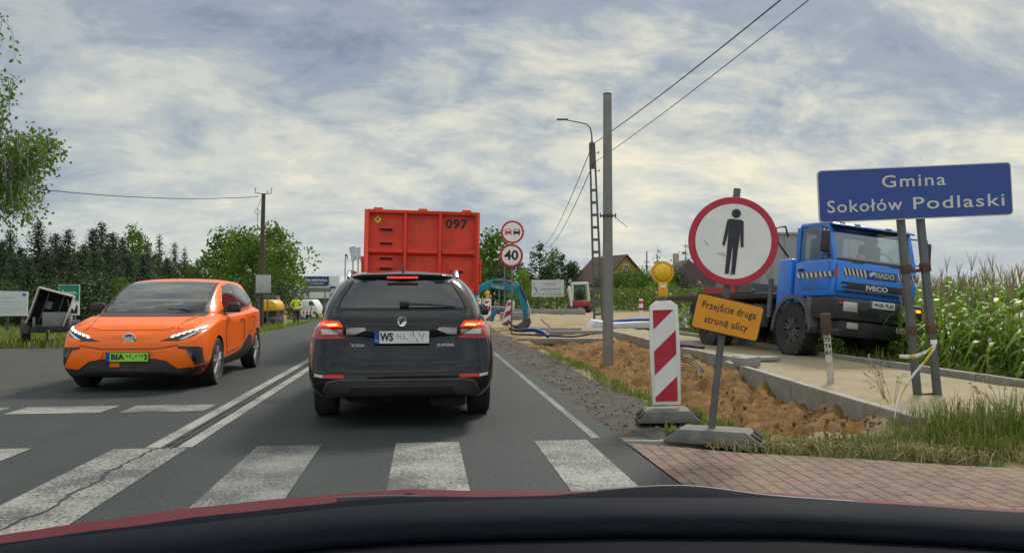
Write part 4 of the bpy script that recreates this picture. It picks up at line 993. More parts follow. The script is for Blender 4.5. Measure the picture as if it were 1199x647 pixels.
for s in (-1, 1):
    for i in range(9):
        b = MB(); b.box(s * (Wd / 2 - .01), .5 + i * .66, (z0 + z1) / 2, .07, .09, z1 - z0 - .06); b.build('side_rib', m_cred, box)
    b = MB(); b.cyl((s * (Wd / 2 + .03), .03, 1.55), (s * (Wd / 2 + .03), .03, 2.0), .025, n=8); b.box(s * (Wd / 2 + .02), .03, 2.0, .09, .1, .12); b.build('door_hinge', m_cred, box)
lettering('097', .27, (.74, -.0005 + .048, 2.81), m_stencil, box, bold=.010, width=.49, spacing=1.1)
for p_ in box.children:
    if p_.name.startswith('lettering'): p_.location.y = .044
b = MB(); dz = .085; b.prism([(-.97 - dz, 2.87), (-.97, 2.87 - dz), (-.97 + dz, 2.87), (-.97, 2.87 + dz)], .040, .046, 'y'); sk = b.build('warning_diamond', mat('diamond_yellow', (.55, .50, .03, 1), .5), box)
b = MB(); b.prism([(-.99, 2.90), (-.96, 2.90), (-.95, 2.86), (-.985, 2.85)], .036, .039, 'y'); b.build('diamond_mark', m_ink, sk)
b = MB(); b.box(0, 3.2, 1.12, .9, 6.6, .22); b.box(0, .1, .95, 2.3, .12, .16); b.build('chassis', m_black, t)
for s in (-1, 1):
    b = MB(); b.box(s * .95, .03, 1.0, .4, .06, .14); b.build('tail_lamp', m_lampred, t)
    for y in (1.3, 2.65, 6.6): wheel(t, s * .98, y, .50, .50, .5 if y < 3 else .32, .29, 8, s, m_rimd)
    b = MB(); b.box(s * .98, 1.95, 1.06, .5, 2.4, .03); b.build('mudguard', m_black, t)
b = MB(); b.prism([(6.35, .8), (8.0, .8), (8.05, 1.9), (7.85, 3.0), (6.45, 3.0)], -1.2, 1.2, 'x'); b.build('cab', m_white, t, bevel=.06)

# ------------------------------------------------------------------ blue truck beside the path, nose down in the ditch
m_tblue = mat('truck_blue', (.012, .18, .66, 1), .4, var=.06, coat=.4, dirt=(.07, .13, .27, 1), dscale=2.6, damt=.5)
m_fender = mat('grey_fender', (.085, .09, .095, 1), .7, var=.15, dirt=(.16, .14, .11, 1), damt=.5)
m_hiw = mat('reflective_white', (.55, .50, .44, 1), .5); m_hir = mat('reflective_red', (.40, .05, .03, 1), .5); m_hid = mat('reflective_dark', (.05, .03, .03, 1), .5)
m_int = mat('cab_interior', (.03, .035, .035, 1), .8)
t = thing('truck', 'blue flatbed truck with striped nose leaning off the sand path into the corn', 'truck', (7.90, 13.58, .03), R(8), ry=R(5.8), rx=R(-1.0)); tk = t
hw = .92; WY = 1.12
b = MB(); b.prism([(.02, 1.12), (-.02, 1.45), (.02, 1.80), (1.30, 1.80), (1.30, .98), (1.15, .98), (.95, 1.12)], -hw, hw, 'x'); cb_ = b.build('cab', m_tblue, t, bevel=.05, seg=3)
b = MB(); b.prism([(.24, 2.42), (.38, 2.50), (1.22, 2.52), (1.30, 2.44)], -hw + .03, hw - .03, 'x'); b.build('roof', m_tblue, cb_, bevel=.03)
def quadpillar(x0, x1, ya, yb, za, zb, th=.06, name='pillar'):
    b = MB(); b.prism([(ya, za), (ya + th, za), (yb + th, zb), (yb, zb)], x0, x1, 'x'); return b.build(name, m_tblue, cb_, bevel=.012)
for s in (-1, 1):
    a0, a1 = sorted((s * hw * .995, s * (hw - .09)))
    quadpillar(a0, a1, .03, .25, 1.79, 2.43, .09); quadpillar(a0, a1, 1.20, 1.20, 1.79, 2.44, .10)
    quadpillar(*sorted((s * hw * .985, s * (hw - .05))), .42, .50, 1.79, 2.43, .05)
    b = MB(); b.prism([(.10, 1.80), (1.2, 1.80), (1.2, 2.43), (.31, 2.43)], s * (hw - .035), s * (hw - .030), 'x'); b.build('side_window', m_clear, cb_)
    b = MB(); b.prism([(.10, 1.25), (.14, 1.74), (1.22, 1.74), (1.22, 1.55), (1.0, 1.25)], s * (hw + .004), s * (hw + .012), 'x'); dr = b.build('door', m_tblue, cb_, bevel=.004)
    b = MB(); b.box(s * (hw + .02), 1.05, 1.62, .03, .16, .05); b.build('door_handle', m_ink, dr)
    # hazard stripe along the door
    for i in range(8):
        b = MB(); y = .02 + i * .15; b.prism([(y, 1.47), (y + .08, 1.47), (y + .13, 1.56), (y + .05, 1.56)], s * (hw + .013), s * (hw + .016), 'x'); b.build('hazard_stripe', m_hiw if True else m_hir, dr)
    b = MB(); b.box(s * (hw + .0125), .6, 1.515, .003, 1.2, .095); b.build('hazard_band', m_hid, dr)
    # mirrors
    b = MB(); b.box(s * (hw + .20), .02, 2.08, .17, .10, .40); mm = b.build('door_mirror', m_black, t, bevel=.04)
    b = MB(); b.tube([(s * hw, .15, 1.86), (s * (hw + .2), .0, 1.84), (s * (hw + .2), .02, 2.32), (s * hw, .28, 2.36)], .016, 6); b.build('mirror_arm', m_black, mm)
    # arch and wheel
    arc = [(WY + .64 * math.cos(a), .50 + .66 * math.sin(a)) for a in [R(k) for k in range(-5, 186, 12)]]
    inn = [(WY + .56 * math.cos(a), .50 + .585 * math.sin(a)) for a in [R(k) for k in range(185, -6, -12)]]
    b = MB(); n_ = len(arc); P = arc + inn
    vs = [(s * (hw + .06), y, z) for y, z in P] + [(s * (hw - .42), y, z) for y, z in P]; m2 = 2 * n_
    b.add(vs, [(i, i + 1, m2 - 2 - i, m2 - 1 - i) for i in range(n_ - 1)] + [(m2 + i, m2 + i + 1, 2 * m2 - 2 - i, 2 * m2 - 1 - i) for i in range(n_ - 1)] + [(i, (i + 1) % m2, m2 + (i + 1) % m2, m2 + i) for i in range(m2)])
    b.build('mudguard', m_fender, t, smooth=40)
    b = MB(); b.box(s * (hw - .03), .62, .86, .16, .14, .50); b.build('step_panel', m_fender, t, bevel=.02)
    w_ = wheel(t, s * .81, WY, .50, .50, .33, .27, 8, s, m_rimd)
    tb = MB()
    for i in range(26):
        for q in (-1, 1):
            a = 2 * PI * (i + (.5 if q > 0 else 0)) / 26; M = Matrix.Rotation(a, 4, 'X') @ Matrix.Translation((q * .085, 0, .497)) @ rotm(0, 0, q * .4)
            tb.box(0, 0, 0, .17, .055, .04, 0, M)
    tb.build('tread', m_tyre, w_)
    for y in (4.3,): wheel(t, s * .76, y, .50, .50, .45, .27, 8, s, m_rimd)
# front panel
def fr_box(name, x, z, w, h, m, y=-.025, d=.03, bev=.006, par=None, ry=0.0):
    b = MB(); b.box(0, 0, 0, w, d, h); o = b.build(name, m, par or cb_, bevel=bev); o.location = (x, y, z); o.rotation_euler.y = ry; return o
ws = MB(); ws.prism([(.045, 1.80), (.05, 1.80), (.265, 2.42), (.26, 2.42)], -hw + .09, hw - .09, 'x'); ws.build('windscreen', m_clear, cb_)
b = MB(); b.prism([(.015, 1.775), (.04, 1.775), (.05, 1.815), (.03, 1.815)], -hw + .07, hw - .07, 'x'); b.build('windscreen_seal', m_ink, cb_)
b = MB(); b.prism([(.23, 2.37), (.26, 2.37), (.28, 2.425), (.24, 2.425)], -hw + .07, hw - .07, 'x'); b.build('windscreen_seal', m_ink, cb_)
b = MB(); b.prism([(.10, 2.40), (.30, 2.44), (.34, 2.50), (.10, 2.43)], -hw + .02, hw - .02, 'x'); b.build('sun_visor', mat('visor_blue', (.02, .10, .36, 1), .3), cb_, bevel=.008)
for x in (-.68, -.35, .35, .68): fr_box('marker_lamp', x, 2.455, .12, .035, m_ink, y=.17, d=.04)
fr_box('nose_panel', 0, 1.48, 1.72, .52, m_tblue, y=-.03, d=.03, bev=.012)
for x in (-.42, .42): fr_box('air_slot', x, 1.735, .26, .05, m_ink, y=-.015)
for z, w in ((1.375, 1.55), (1.30, 1.50), (1.235, 1.42)): fr_box('grille_slot', 0, z, w, .04, m_ink, y=-.045, d=.012)
fr_box('grille_slot', 0, 1.325, 1.28, .10, m_ink, y=-.048, d=.012)
lettering('IVECO', .115, (.0, -.058, 1.322), m_sletter, cb_, bold=.004, width=.48)
sg = fr_box('name_panel', .10, 1.565, .66, .155, m_sblue, y=-.050, d=.012)
lettering('MADO', .125, (.06, -.010, 0), mat('name_yellow', (.35, .37, .13, 1), .6), sg, bold=.006, width=.42)
b = MB(); b.prism([(-.29, .02), (-.18, .065), (-.14, .03), (-.22, -.01), (-.25, -.04)], -.010, -.007, 'y'); b.build('bird_emblem', m_sletter, sg)
for x0, x1, sl in ((-.72, -.21, .05), (.46, .84, .05)):
    n_ = 6; st = (x1 - x0) / n_
    hb = fr_box('hazard_band', (x0 + x1) / 2, 1.575, x1 - x0, .135, m_hid, y=-.048, d=.006, bev=0)
    for i in range(n_):
        a = -(x1 - x0) / 2 + i * st; b = MB(); b.prism([(a + .03, -.064), (a + .03 + st * .45, -.064), (a + st * .45 - .02, .064), (a - .02, .064)], -.0065, -.0045, 'y'); b.build('hazard_stripe', m_hiw, hb)
fr_box('hazard_band', -.84, 1.55, .16, .15, m_hir, y=-.040, d=.008, bev=0); fr_box('hazard_band', .87, 1.49, .14, .07, m_hiw, y=-.040, d=.008, bev=0)
# bumper and lamps
b = MB(); b.prism([(-.16, .72), (-.16, 1.08), (-.06, 1.12), (.5, 1.10), (.5, .72)], -hw - .03, hw + .03, 'x'); bp = b.build('bumper', m_black, t, bevel=.03)
b = MB(); b.prism([(-.10, .42), (-.12, .71), (.5, .71), (.5, .46)], -hw + .1, hw - .06, 'x'); b.build('lower_bumper', m_black, t, bevel=.03)
for s in (-1, 1):
    fr_box('headlight', s * .64, .95, .30, .17, m_lampclr, y=-.165, d=.02, par=t)
    fr_box('fog_lamp', s * .54, .62, .24, .11, m_lampclr, y=-.125, d=.02, par=t)
    fr_box('indicator', s * .85, 1.0, .09, .05, m_lampred if s < 0 else mat('amber_lit', (.8, .25, .02, 1), .3, emit=(1, .3, .03, 1), estr=2.0), y=-.165, d=.02, par=t)
np_ = fr_box('number_plate', .05, 1.03, .53, .125, m_plate, y=-.172, d=.014, par=t)
lettering('WGK PL50', .095, (.02, -.009, 0), m_ink, np_, bold=.002, width=.43); fr_box('country_band', -.245, 0, .035, .115, m_blue_eu, y=-.006, d=.006, bev=0, par=np_)
for x in (-.25, .35): fr_box('bumper_opening', x + .02, .86, .42, .12, m_well, y=-.162, d=.008, par=t)
# inside and back of the cab
b = MB(); b.prism([(.12, 1.78), (.45, 1.78), (.40, 1.86), (.15, 1.86)], -hw + .1, hw - .1, 'x'); b.build('dash', m_int, cb_)
for x in (-.55, .55):
    b = MB(); b.box(x, .98, 1.98, .46, .12, .5); b.box(x, .98, 2.28, .24, .09, .16); b.build('cab_seat', m_int, cb_, bevel=.03)
b = MB(); b.lathe([(.20, -.012), (.22, 0), (.20, .012)], 20, 'y', closed=True); so = b.build('steering_wheel', m_int, cb_); so.location = (.55, .50, 1.90); so.rotation_euler.x = R(-35)
b = MB(); b.box(-.1, .35, 1.90, .16, .1, .12); b.build('orange_box', mat('orange_vest', (.75, .16, .02, 1), .7), cb_, bevel=.02)
b = MB()
for x0, x1, za, zb in ((-hw, -.74, 1.79, 2.44), (-.08, .12, 1.79, 2.44), (.74, hw, 1.79, 2.44), (-.74, -.08, 2.36, 2.44), (.12, .74, 2.36, 2.44), (-.74, -.08, 1.79, 1.86), (.12, .74, 1.79, 1.86)):
    b.box((x0 + x1) / 2, 1.27, (za + zb) / 2, x1 - x0 - .002, .05, zb - za - .002)
b.build('rear_wall', m_tblue, cb_)
cb_.scale = (1, .9, 1); tk.scale = (.95, 1, 1)
# behind the cab: blue side boxes, bed, crane pieces
for s in (-1, 1):
    b = MB(); b.box(s * .74, 1.50, 1.36, .38, .46, 1.0); b.build('side_box', m_tblue, t, bevel=.03)
b = MB(); b.box(0, 3.6, .95, .85, 5.4, .24); b.build('chassis', m_black, t)
b = MB(); b.box(0, 4.3, 1.16, 1.9, 4.6, .12); bed = b.build('flatbed', m_black, t, bevel=.01)
for s in (-1, 1):
    b = MB(); b.box(s * .9, 2.6, .75, .35, .8, .45); b.build('tank', m_fender, t, bevel=.05)
    b = MB(); b.cyl((s * .9, 1.98, .72), (s * .9, 1.98, 1.5), .05); b.build('exhaust', m_steel_d, t)
b = MB(); b.box(-.4, 3.0, 1.34, 1.0, .6, .2); b.box(-.7, 4.0, 1.30, .5, 1.4, .14, 1); b.tube([(-.9, 2.6, 1.25), (-.6, 3.4, 1.5), (-.3, 4.6, 1.45)], .05, 8, 0); b.build('loading_gear', [m_steel_d, mat('faded_red', (.30, .05, .04, 1), .7)], t)
b = MB(); b.tube([(-.92, 1.42, 1.9), (-1.15, 1.45, 2.15), (-1.2, 1.5, 2.45), (-.98, 1.5, 2.5), (-.9, 1.5, 2.3)], .02, 6); b.build('snorkel_bracket', m_ink, t)

# ------------------------------------------------------------------ the car the picture is taken from
t = thing('car', 'red bonnet and black dashboard of the car this view is taken from', 'car', (-.2, 0, 0)); T0 = Vector((-.2, 0, 0))
m_hood = mat('red_bonnet', (.085, .004, .010, 1), .5, .0, var=.03, coat=.0, spec=.12, rvar=.02)
m_dash = mat('dashboard_black', (.003, .004, .008, 1), .85, var=.2, spec=.06)
m_dash2 = mat('dashboard_trim', (.0045, .007, .012, 1), .8, var=.2, spec=.08)
def surf(name, rows, m, smooth=70, thick=.012):
    n = len(rows[0]); b = MB(); vs = [q - T0 for r in rows for q in r]
    b.add(vs, [(j * n + i, j * n + i + 1, (j + 1) * n + i + 1, (j + 1) * n + i) for j in range(len(rows) - 1) for i in range(n - 1)])
    o = b.build(name, m, t, smooth=smooth)
    for p_ in o.data.polygons: pass
    md = o.modifiers.new('s', 'SOLIDIFY'); md.thickness = thick; md.offset = 0; return o
def resamp(pts, n=48):
    xs = [p_[0] for p_ in pts]; out = []
    for k in range(n + 1):
        x = xs[0] + (xs[-1] - xs[0]) * k / n; i = max(j for j in range(len(xs) - 1) if xs[j] <= x + 1e-6)
        f_ = (x - xs[i]) / (xs[i + 1] - xs[i]); f_ = f_ * f_ * (3 - 2 * f_) * .35 + f_ * .65; out.append((x, pts[i][1] + (pts[i + 1][1] - pts[i][1]) * f_))
    return out
crest = resamp([(-110, 652), (0, 629), (120, 612), (230, 597), (340, 586), (430, 579), (480, 575.5), (560, 578), (640, 578.5), (740, 577.5), (820, 578), (900, 580), (960, 584), (1080, 592), (1199, 600), (1310, 612)])
cr = [at_d(x, y, 1.55) for x, y in crest]
def shift(P, dy, dz): return [q + Vector((0, dy, dz)) for q in P]
surf('bonnet', [shift(cr, -.42, -.012), shift(cr, -.25, .0), cr, shift(cr, .12, -.035), shift(cr, .3, -.12), shift(cr, .5, -.24), shift(cr, .62, -.36), shift(cr, .66, -.5)], m_hood)
cw = [at_d(x, y, 1.12) for x, y in resamp([(-140, 668), (0, 641), (130, 624), (250, 608), (360, 597), (430, 589), (480, 586), (560, 587), (640, 586), (700, 581), (760, 574.5), (820, 575), (880, 584), (960, 592), (1080, 599), (1199, 607), (1320, 616)])]
surf('cowl', [shift(cw, .14, -.12), shift(cw, .06, -.03), shift(cw, .02, -.004), cw, shift(cw, -.03, -.004), shift(cw, -.1, -.02), shift(cw, -.16, -.06)], m_dash)
dd = resamp([(-160, 672), (80, 634), (200, 622), (330, 608), (400, 600), (480, 594.5), (600, 591), (720, 588.5), (900, 589), (1020, 595), (1199, 606), (1330, 620)])
d1_ = [at_d(x, y, .86) for x, y in dd]
surf('dashboard', [shift(d1_, .10, -.10), shift(d1_, .03, -.012), d1_, shift(d1_, -.035, -.004), shift(d1_, -.06, -.016)], m_dash2)
surf('dashboard', [shift(d1_, -.064, -.024), shift(d1_, -.12, -.034), shift(d1_, -.20, -.034)], m_dash)
surf('dashboard_pad', [shift(d1_, -.215, -.044), shift(d1_, -.23, -.034), shift(d1_, -.36, -.04), shift(d1_, -.5, -.07), shift(d1_, -.56, -.14)], m_dash2)
b = MB()
for pts in ([(395, 585.5), (470, 583.5), (560, 587), (640, 586)], [(700, 577), (800, 571.5), (900, 583), (1000, 590)]):
    b.tube([at_d(x, y, 1.20) - T0 for x, y in curve(pts, 12)], .006, 6)
wpo = b.build('wiper', m_black, t)
b = MB(); b.tube([at_d(x, y, 1.22) - T0 for x, y in curve([(468, 588), (474, 579), (484, 579.5), (486, 588)], 10)], .003, 5); b.build('washer_jet', m_black, t)
# ------------------------------------------------------------------ trees
m_bark = mat('bark', (.075, .062, .05, 1), .95, var=.3, bump=.5)
m_birchbark = mat('birch_bark', (.42, .40, .36, 1), .9, var=.25, dirt=(.03, .03, .03, 1), dscale=4, damt=.9)
L_BIRCH = leafmat('birch_leaves', (.045, .10, .014, 1), (.13, .22, .035, 1), 1.2)
L_CON = leafmat('conifer_needles', (.016, .040, .020, 1), (.048, .085, .034, 1), .5, .15)
L_CON2 = leafmat('pine_needles', (.03, .065, .018, 1), (.085, .13, .035, 1), .5, .15)
L_DEC = leafmat('broad_leaves', (.045, .10, .012, 1), (.125, .21, .026, 1), .45, .35)
L_DECL = leafmat('light_leaves', (.09, .17, .016, 1), (.20, .30, .045, 1), .5, .4)
L_FAR = leafmat('far_leaves', (.03, .06, .024, 1), (.075, .115, .04, 1), .3, .25)
def leafquad(mb, c, s, rg, flat=0.0, asp=1.0, droop=None):
    a = Vector((rg.gauss(0, 1), rg.gauss(0, 1), rg.gauss(0, 1) * (1 - flat))).normalized()
    u_ = a.orthogonal().normalized(); u_.rotate(Matrix.Rotation(rg.uniform(0, 6.28), 3, a)); v_ = a.cross(u_)
    if droop: u_ = (u_ * .6 + Vector((0, 0, -1)) * droop).normalized(); v_ = a.cross(u_).normalized()
    s *= rg.uniform(.6, 1.35); w_ = s * asp * .5; n = len(mb.v)
    mb.v += [tuple(c - u_ * s * .5), tuple(c + v_ * w_), tuple(c + u_ * s * .5), tuple(c - v_ * w_)]; mb.f.append((n, n + 1, n + 2, n + 3)); mb.m.append(0)
def broadleaf(seed, H, Rr, base=.22, nclump=26, nleaf=110, ls=.30, csize=.27, m=L_DEC, open_=.0):
    rg = random.Random(seed); tk_ = MB(); cr_ = MB()
    tk_.tube([(0, 0, -.6), (rg.uniform(-.1, .1), rg.uniform(-.1, .1), H * .35), (rg.uniform(-.2, .2), rg.uniform(-.2, .2), H * .7), (0, 0, H * .92)], [H * .022, H * .017, H * .010, H * .003], 8)
    for i in range(nclump):
        u_ = (i + .5) / nclump; z = H * (base + (1 - base) * u_ ** .85); prof = math.sin(PI * min(1, (.16 + .84 * u_)) ** .8) ** .65
        a = i * 2.4 + rg.uniform(-.5, .5); r = Rr * prof * rg.uniform(.35, 1.0)
        c = Vector((r * math.cos(a), r * math.sin(a), z + rg.uniform(-.03, .03) * H))
        st = Vector((0, 0, max(H * .15, z - r * .7))); tk_.tube([st, (st + c) / 2 + Vector((0, 0, .1 * r)), c], [H * .007, H * .005, H * .002], 5)
        R0 = Rr * csize * 1.5 * rg.uniform(.7, 1.25)
        for k in range(nleaf):
            d = Vector((rg.gauss(0, 1), rg.gauss(0, 1), rg.gauss(0, .75))).normalized() * R0 * rg.uniform(.25, 1) ** .5 * (1 + open_ * rg.gauss(0, .5))
            leafquad(cr_, c + d, ls, rg, .2)
    return tk_.mesh('trunk', m_bark, smooth=60), cr_.mesh('crown', m, smooth=None, fixn=False)
def conifer(seed, H, Rr, m=L_CON, gap=.0, nb=9, lev=34, ls=.30, dens=9):
    rg = random.Random(seed); tk_ = MB(); cr_ = MB()
    tk_.tube([(0, 0, -.6), (0, 0, H * .5), (0, 0, H)], [H * .017, H * .010, .01], 7)
    for l in range(lev):
        u_ = l / lev; z = H * (.06 + .93 * u_); Lb = Rr * (1 - u_) ** .78 * rg.uniform(.75, 1.2) + .06
        for k in range(nb):
            if rg.random() < gap: continue
            a = k * 2 * PI / nb + l * .7 + rg.uniform(-.3, .3); q = Lb * rg.uniform(.65, 1.15); dr = rg.uniform(.12, .38) * q
            tip = Vector((q * math.cos(a), q * math.sin(a), z - dr + .10 * q))
            if rg.random() < .5: tk_.tube([(0, 0, z), tip], [.03, .01], 4)
            for j in range(dens):
                f_ = (j + rg.uniform(.2, 1)) / dens; c = Vector((0, 0, z)).lerp(tip, f_) + Vector((rg.gauss(0, .06), rg.gauss(0, .06), rg.gauss(0, .05) - .1 * f_ * (1 - f_))) * max(.6, Rr)
                leafquad(cr_, c, ls * (.65 + .6 * (1 - f_)) * (1.2 - .75 * u_), rg, .4, .55)
    return tk_.mesh('trunk', m_bark, smooth=60), cr_.mesh('crown', m, smooth=None, fixn=False)
def place_tree(name, mes, px, d, ytop, label, group, H, ground=-.5, wscale=1.0, cat='tree'):
    q = at_d(px, 345, d); top = at_d(px, ytop, d).z; s = (top - ground) / H
    t = thing(name, label, cat, (q.x, q.y, ground), rnd.uniform(0, 6.28), group); t.scale = (s * wscale, s * wscale, s)
    link('trunk', mes[0], t); link('crown', mes[1], t); return t
SPR = [conifer(11, 9, 2.3), conifer(12, 9, 2.0, gap=.12), conifer(13, 9, 2.6, nb=10)]
PIN = [conifer(14, 9, 2.1, L_CON2, .2, 8, 24, .30), conifer(15, 9, 2.4, L_CON2, .1, 9, 26, .30)]
DEC = [broadleaf(21, 9, 3.4), broadleaf(22, 9, 3.0, nclump=22), broadleaf(23, 9, 3.8, nclump=30)]
DLI = [broadleaf(24, 9, 2.6, .15, 22, 90, .28, m=L_DECL), broadleaf(25, 9, 3.0, .2, 24, 100, .28, m=L_DECL)]
FAR_ = [broadleaf(26, 9, 3.6, .08, 26, 70, .45, m=L_FAR), broadleaf(27, 9, 3.0, .05, 22, 70, .45, m=L_FAR, open_=.4)]
LOOSE = [broadleaf(28, 9, 2.2, .2, 30, 40, .26, .2, m=L_FAR, open_=.6), broadleaf(29, 9, 2.4, .15, 34, 40, .26, .2, m=L_DEC, open_=.6)]
GRP = 'conifers behind the left verge'
for i, (px, yt, d, k, lab) in enumerate([
    (11, 266, 58, 1, 'dark spruce at the left edge of the conifer row, above the white billboard'), (44, 257, 55, 0, 'tall dark pointed spruce directly above the tipped trailer'),
    (64, 271, 62, 2, 'dark spruce just right of the tallest one above the trailer'), (79, 266, 56, 1, 'dark spruce rising behind the green and white place sign'),
    (97, 284, 50, 2, 'lower dense spruce between the place sign and the orange car'), (108, 266, 57, 0, 'first of the twin dark spruces left of the windscreen of the orange car'),
    (118, 258, 60, 1, 'taller of the twin dark spruces left of the orange car'), (131, 270, 52, 2, 'broad dark spruce right of the twin spruces'), (143, 276, 60, 0, 'dark spruce before the loose birch above the orange car'),
    (24, 288, 50, 2, 'lower spruce between the billboard and the tallest spruce'), (2, 280, 52, 0, 'spruce cut by the left edge of the picture'), (84, 300, 44, 2, 'short full spruce low behind the place sign')]):
    place_tree('spruce_tree', SPR[k], px, d, yt, lab, GRP, 9, wscale=1.55)
for i, (px, yt, d, k, lab) in enumerate([(18, 296, 47, 2, 'wide dark spruce between billboard and trailer'), (54, 290, 48, 0, 'wide dark spruce behind the trailer lid'), (72, 286, 49, 2, 'wide dark spruce behind the left post of the place sign'), (112, 292, 46, 2, 'wide dark spruce beside the left mirror of the orange car'), (126, 284, 48, 0, 'wide dark spruce over the left roof corner of the orange car'), (150, 294, 50, 2, 'wide dark spruce behind the orange windscreen'), (168, 296, 52, 1, 'wide dark spruce behind the middle of the orange roof'), (196, 300, 54, 2, 'wide dark spruce behind the right half of the orange roof'), (34, 300, 46, 1, 'short wide spruce left of the tall one above the trailer')]):
    place_tree('spruce_tree', SPR[k], px, d, yt, lab, GRP, 9, wscale=1.8)
for i, (px, yt, d, k, lab) in enumerate([(186, 272, 62, 0, 'open green pine above the roof of the orange car'), (204, 281, 60, 1, 'smaller green pine right of the one above the orange roof'), (216, 288, 64, 0, 'small pine at the right end of the conifer row'), (172, 284, 58, 1, 'green pine left of the one above the orange roof'), (231, 300, 70, 1, 'little pine filling the gap before the broadleaved group')]):
    place_tree('pine_tree', PIN[k], px, d, yt, lab, 'pines above the orange car', 9)
for px, yt, d, m_, lab in [(155, 266, 64, LOOSE[1], 'tall loose birch-like tree above the windscreen of the orange car'), (163, 275, 66, LOOSE[0], 'second loose tree beside the tall one above the orange car')]:
    place_tree('loose_tree', m_, px, d, yt, lab, 'loose trees above the orange car', 9, wscale=.8)
for px, yt, d, m_, lab in [(262, 277, 75, DEC[0], 'round broadleaved tree left of the wooden pole'), (282, 272, 72, DLI[1], 'pale green broadleaved tree just left of the wooden pole'), (318, 269, 78, DEC[2], 'broad dark green tree behind the wooden pole'), (330, 290, 70, DEC[1], 'dark green tree right of the wooden pole, above the worker'), (296, 285, 66, DEC[1], 'broadleaved tree half hidden behind the wooden pole'), (244, 300, 80, DLI[0], 'small light green tree beside the orange roof line')]:
    place_tree('broadleaf_tree', m_, px, d, yt, lab, 'broadleaved trees by the wooden pole', 9, wscale=1.0)
SH = [broadleaf(31, 3, 2.4, .02, 30, 170, .12, .26, m=L_DEC, open_=.3), broadleaf(32, 3, 2.2, .02, 28, 170, .12, .26, m=L_DECL, open_=.3), broadleaf(33, 3, 2.6, .02, 30, 170, .13, .26, m=L_CON2, open_=.3)]
for px, yt, d, k, lab in [(5, 336, 44, 2, 'dark bush behind the white billboard'), (60, 334, 46, 2, 'dark bush behind the tipped trailer'), (100, 328, 44, 2, 'dark bush behind the posts of the place sign'), (140, 334, 46, 0, 'bush behind the bonnet of the orange car'), (185, 332, 48, 0, 'bush behind the windscreen of the orange car'), (225, 334, 50, 2, 'bush behind the roof of the orange car'), (262, 334, 52, 0, 'bush behind the side windows of the orange car'), (292, 334, 56, 2, 'bush left of the meter cabinet'), (328, 334, 60, 2, 'bush between meter cabinet and worker'), (30, 328, 48, 0, 'green bush between billboard and trailer lid')]:
    place_tree('bush', SH[k], px, d, yt, lab, 'bushes under the left trees', 3, cat='bush')
for i in range(14):
    place_tree('background_tree', FAR_[i % 2] if i % 3 else DEC[1], -8 + i * 18 + rnd.uniform(-5, 5), rnd.uniform(74, 84), 300 + rnd.uniform(-8, 10) + i * .5, 'full dark background tree filling the gaps behind the left conifers', 'background trees behind the left conifers', 9, wscale=1.2)
# right-hand background
RG = 'trees behind the site'
for px, yt, d, m_, lab, g_ in [
    (577, 276, 95, DEC[0], 'round green tree directly right of the red container', 0), (563, 292, 100, DEC[1], 'green tree partly behind the red container', 0), (596, 300, 110, FAR_[0], 'dark tree behind the speed limit sign', 0),
    (612, 318, 62, DLI[0], 'bright yellow-green young tree just right of the speed limit post', 0), (632, 288, 120, LOOSE[0], 'tall loose-crowned tree where the far wires end', 0), (648, 292, 118, LOOSE[1], 'second loose-crowned tree above the white info board', 0), (658, 300, 116, LOOSE[0], 'third loose tree right above the info board', 0),
    (640, 312, 112, FAR_[1], 'dark tree low behind the white info board', 0), (670, 310, 115, FAR_[0], 'dark tree left of the white mini digger', 0), (690, 316, 120, FAR_[1], 'dark low tree behind the mini digger cab', 0), (622, 322, 105, FAR_[1], 'dark tree low behind the bright young tree', 0), (705, 322, 125, FAR_[0], 'dark tree below the yellow house roof', 0), (585, 318, 90, FAR_[1], 'dark tree low under the round tree by the container', 0)]:
    place_tree('broadleaf_tree', m_, px, d, yt, lab, RG, 9, ground=-.3)
for px, yt, d, k, lab in [(735, 321, 95, 0, 'large green bush in front of the yellow house'), (760, 322, 90, 0, 'green bush right of the yellow house'), (782, 320, 92, 2, 'dark bush between the two far houses'), (715, 326, 97, 2, 'dark bush left below the yellow gable'), (800, 322, 100, 2, 'dark bush left of the brown roofed house'), (775, 330, 80, 1, 'light bush low before the sparse conifers')]:
    place_tree('bush', SH[k], px, d, yt, lab, 'bushes near the far houses', 3, ground=-.3, cat='bush', wscale=1.1)
SPS = [conifer(41, 9, 3.2, L_CON, .45, 4, 11, .42, 9), conifer(42, 9, 3.0, L_CON, .5, 4, 10, .42, 9)]
for px, yt, d, k, lab in [(770, 287, 100, 0, 'sparse dark conifer right of the yellow house'), (757, 300, 102, 1, 'smaller sparse conifer next to the bare mast'), (803, 279, 96, 1, 'sparse dark conifer rising behind the brown roofed house')]:
    place_tree('sparse_conifer', SPS[k], px, d, yt, lab, 'sparse conifers near the far houses', 9, ground=-.3, wscale=1.0)
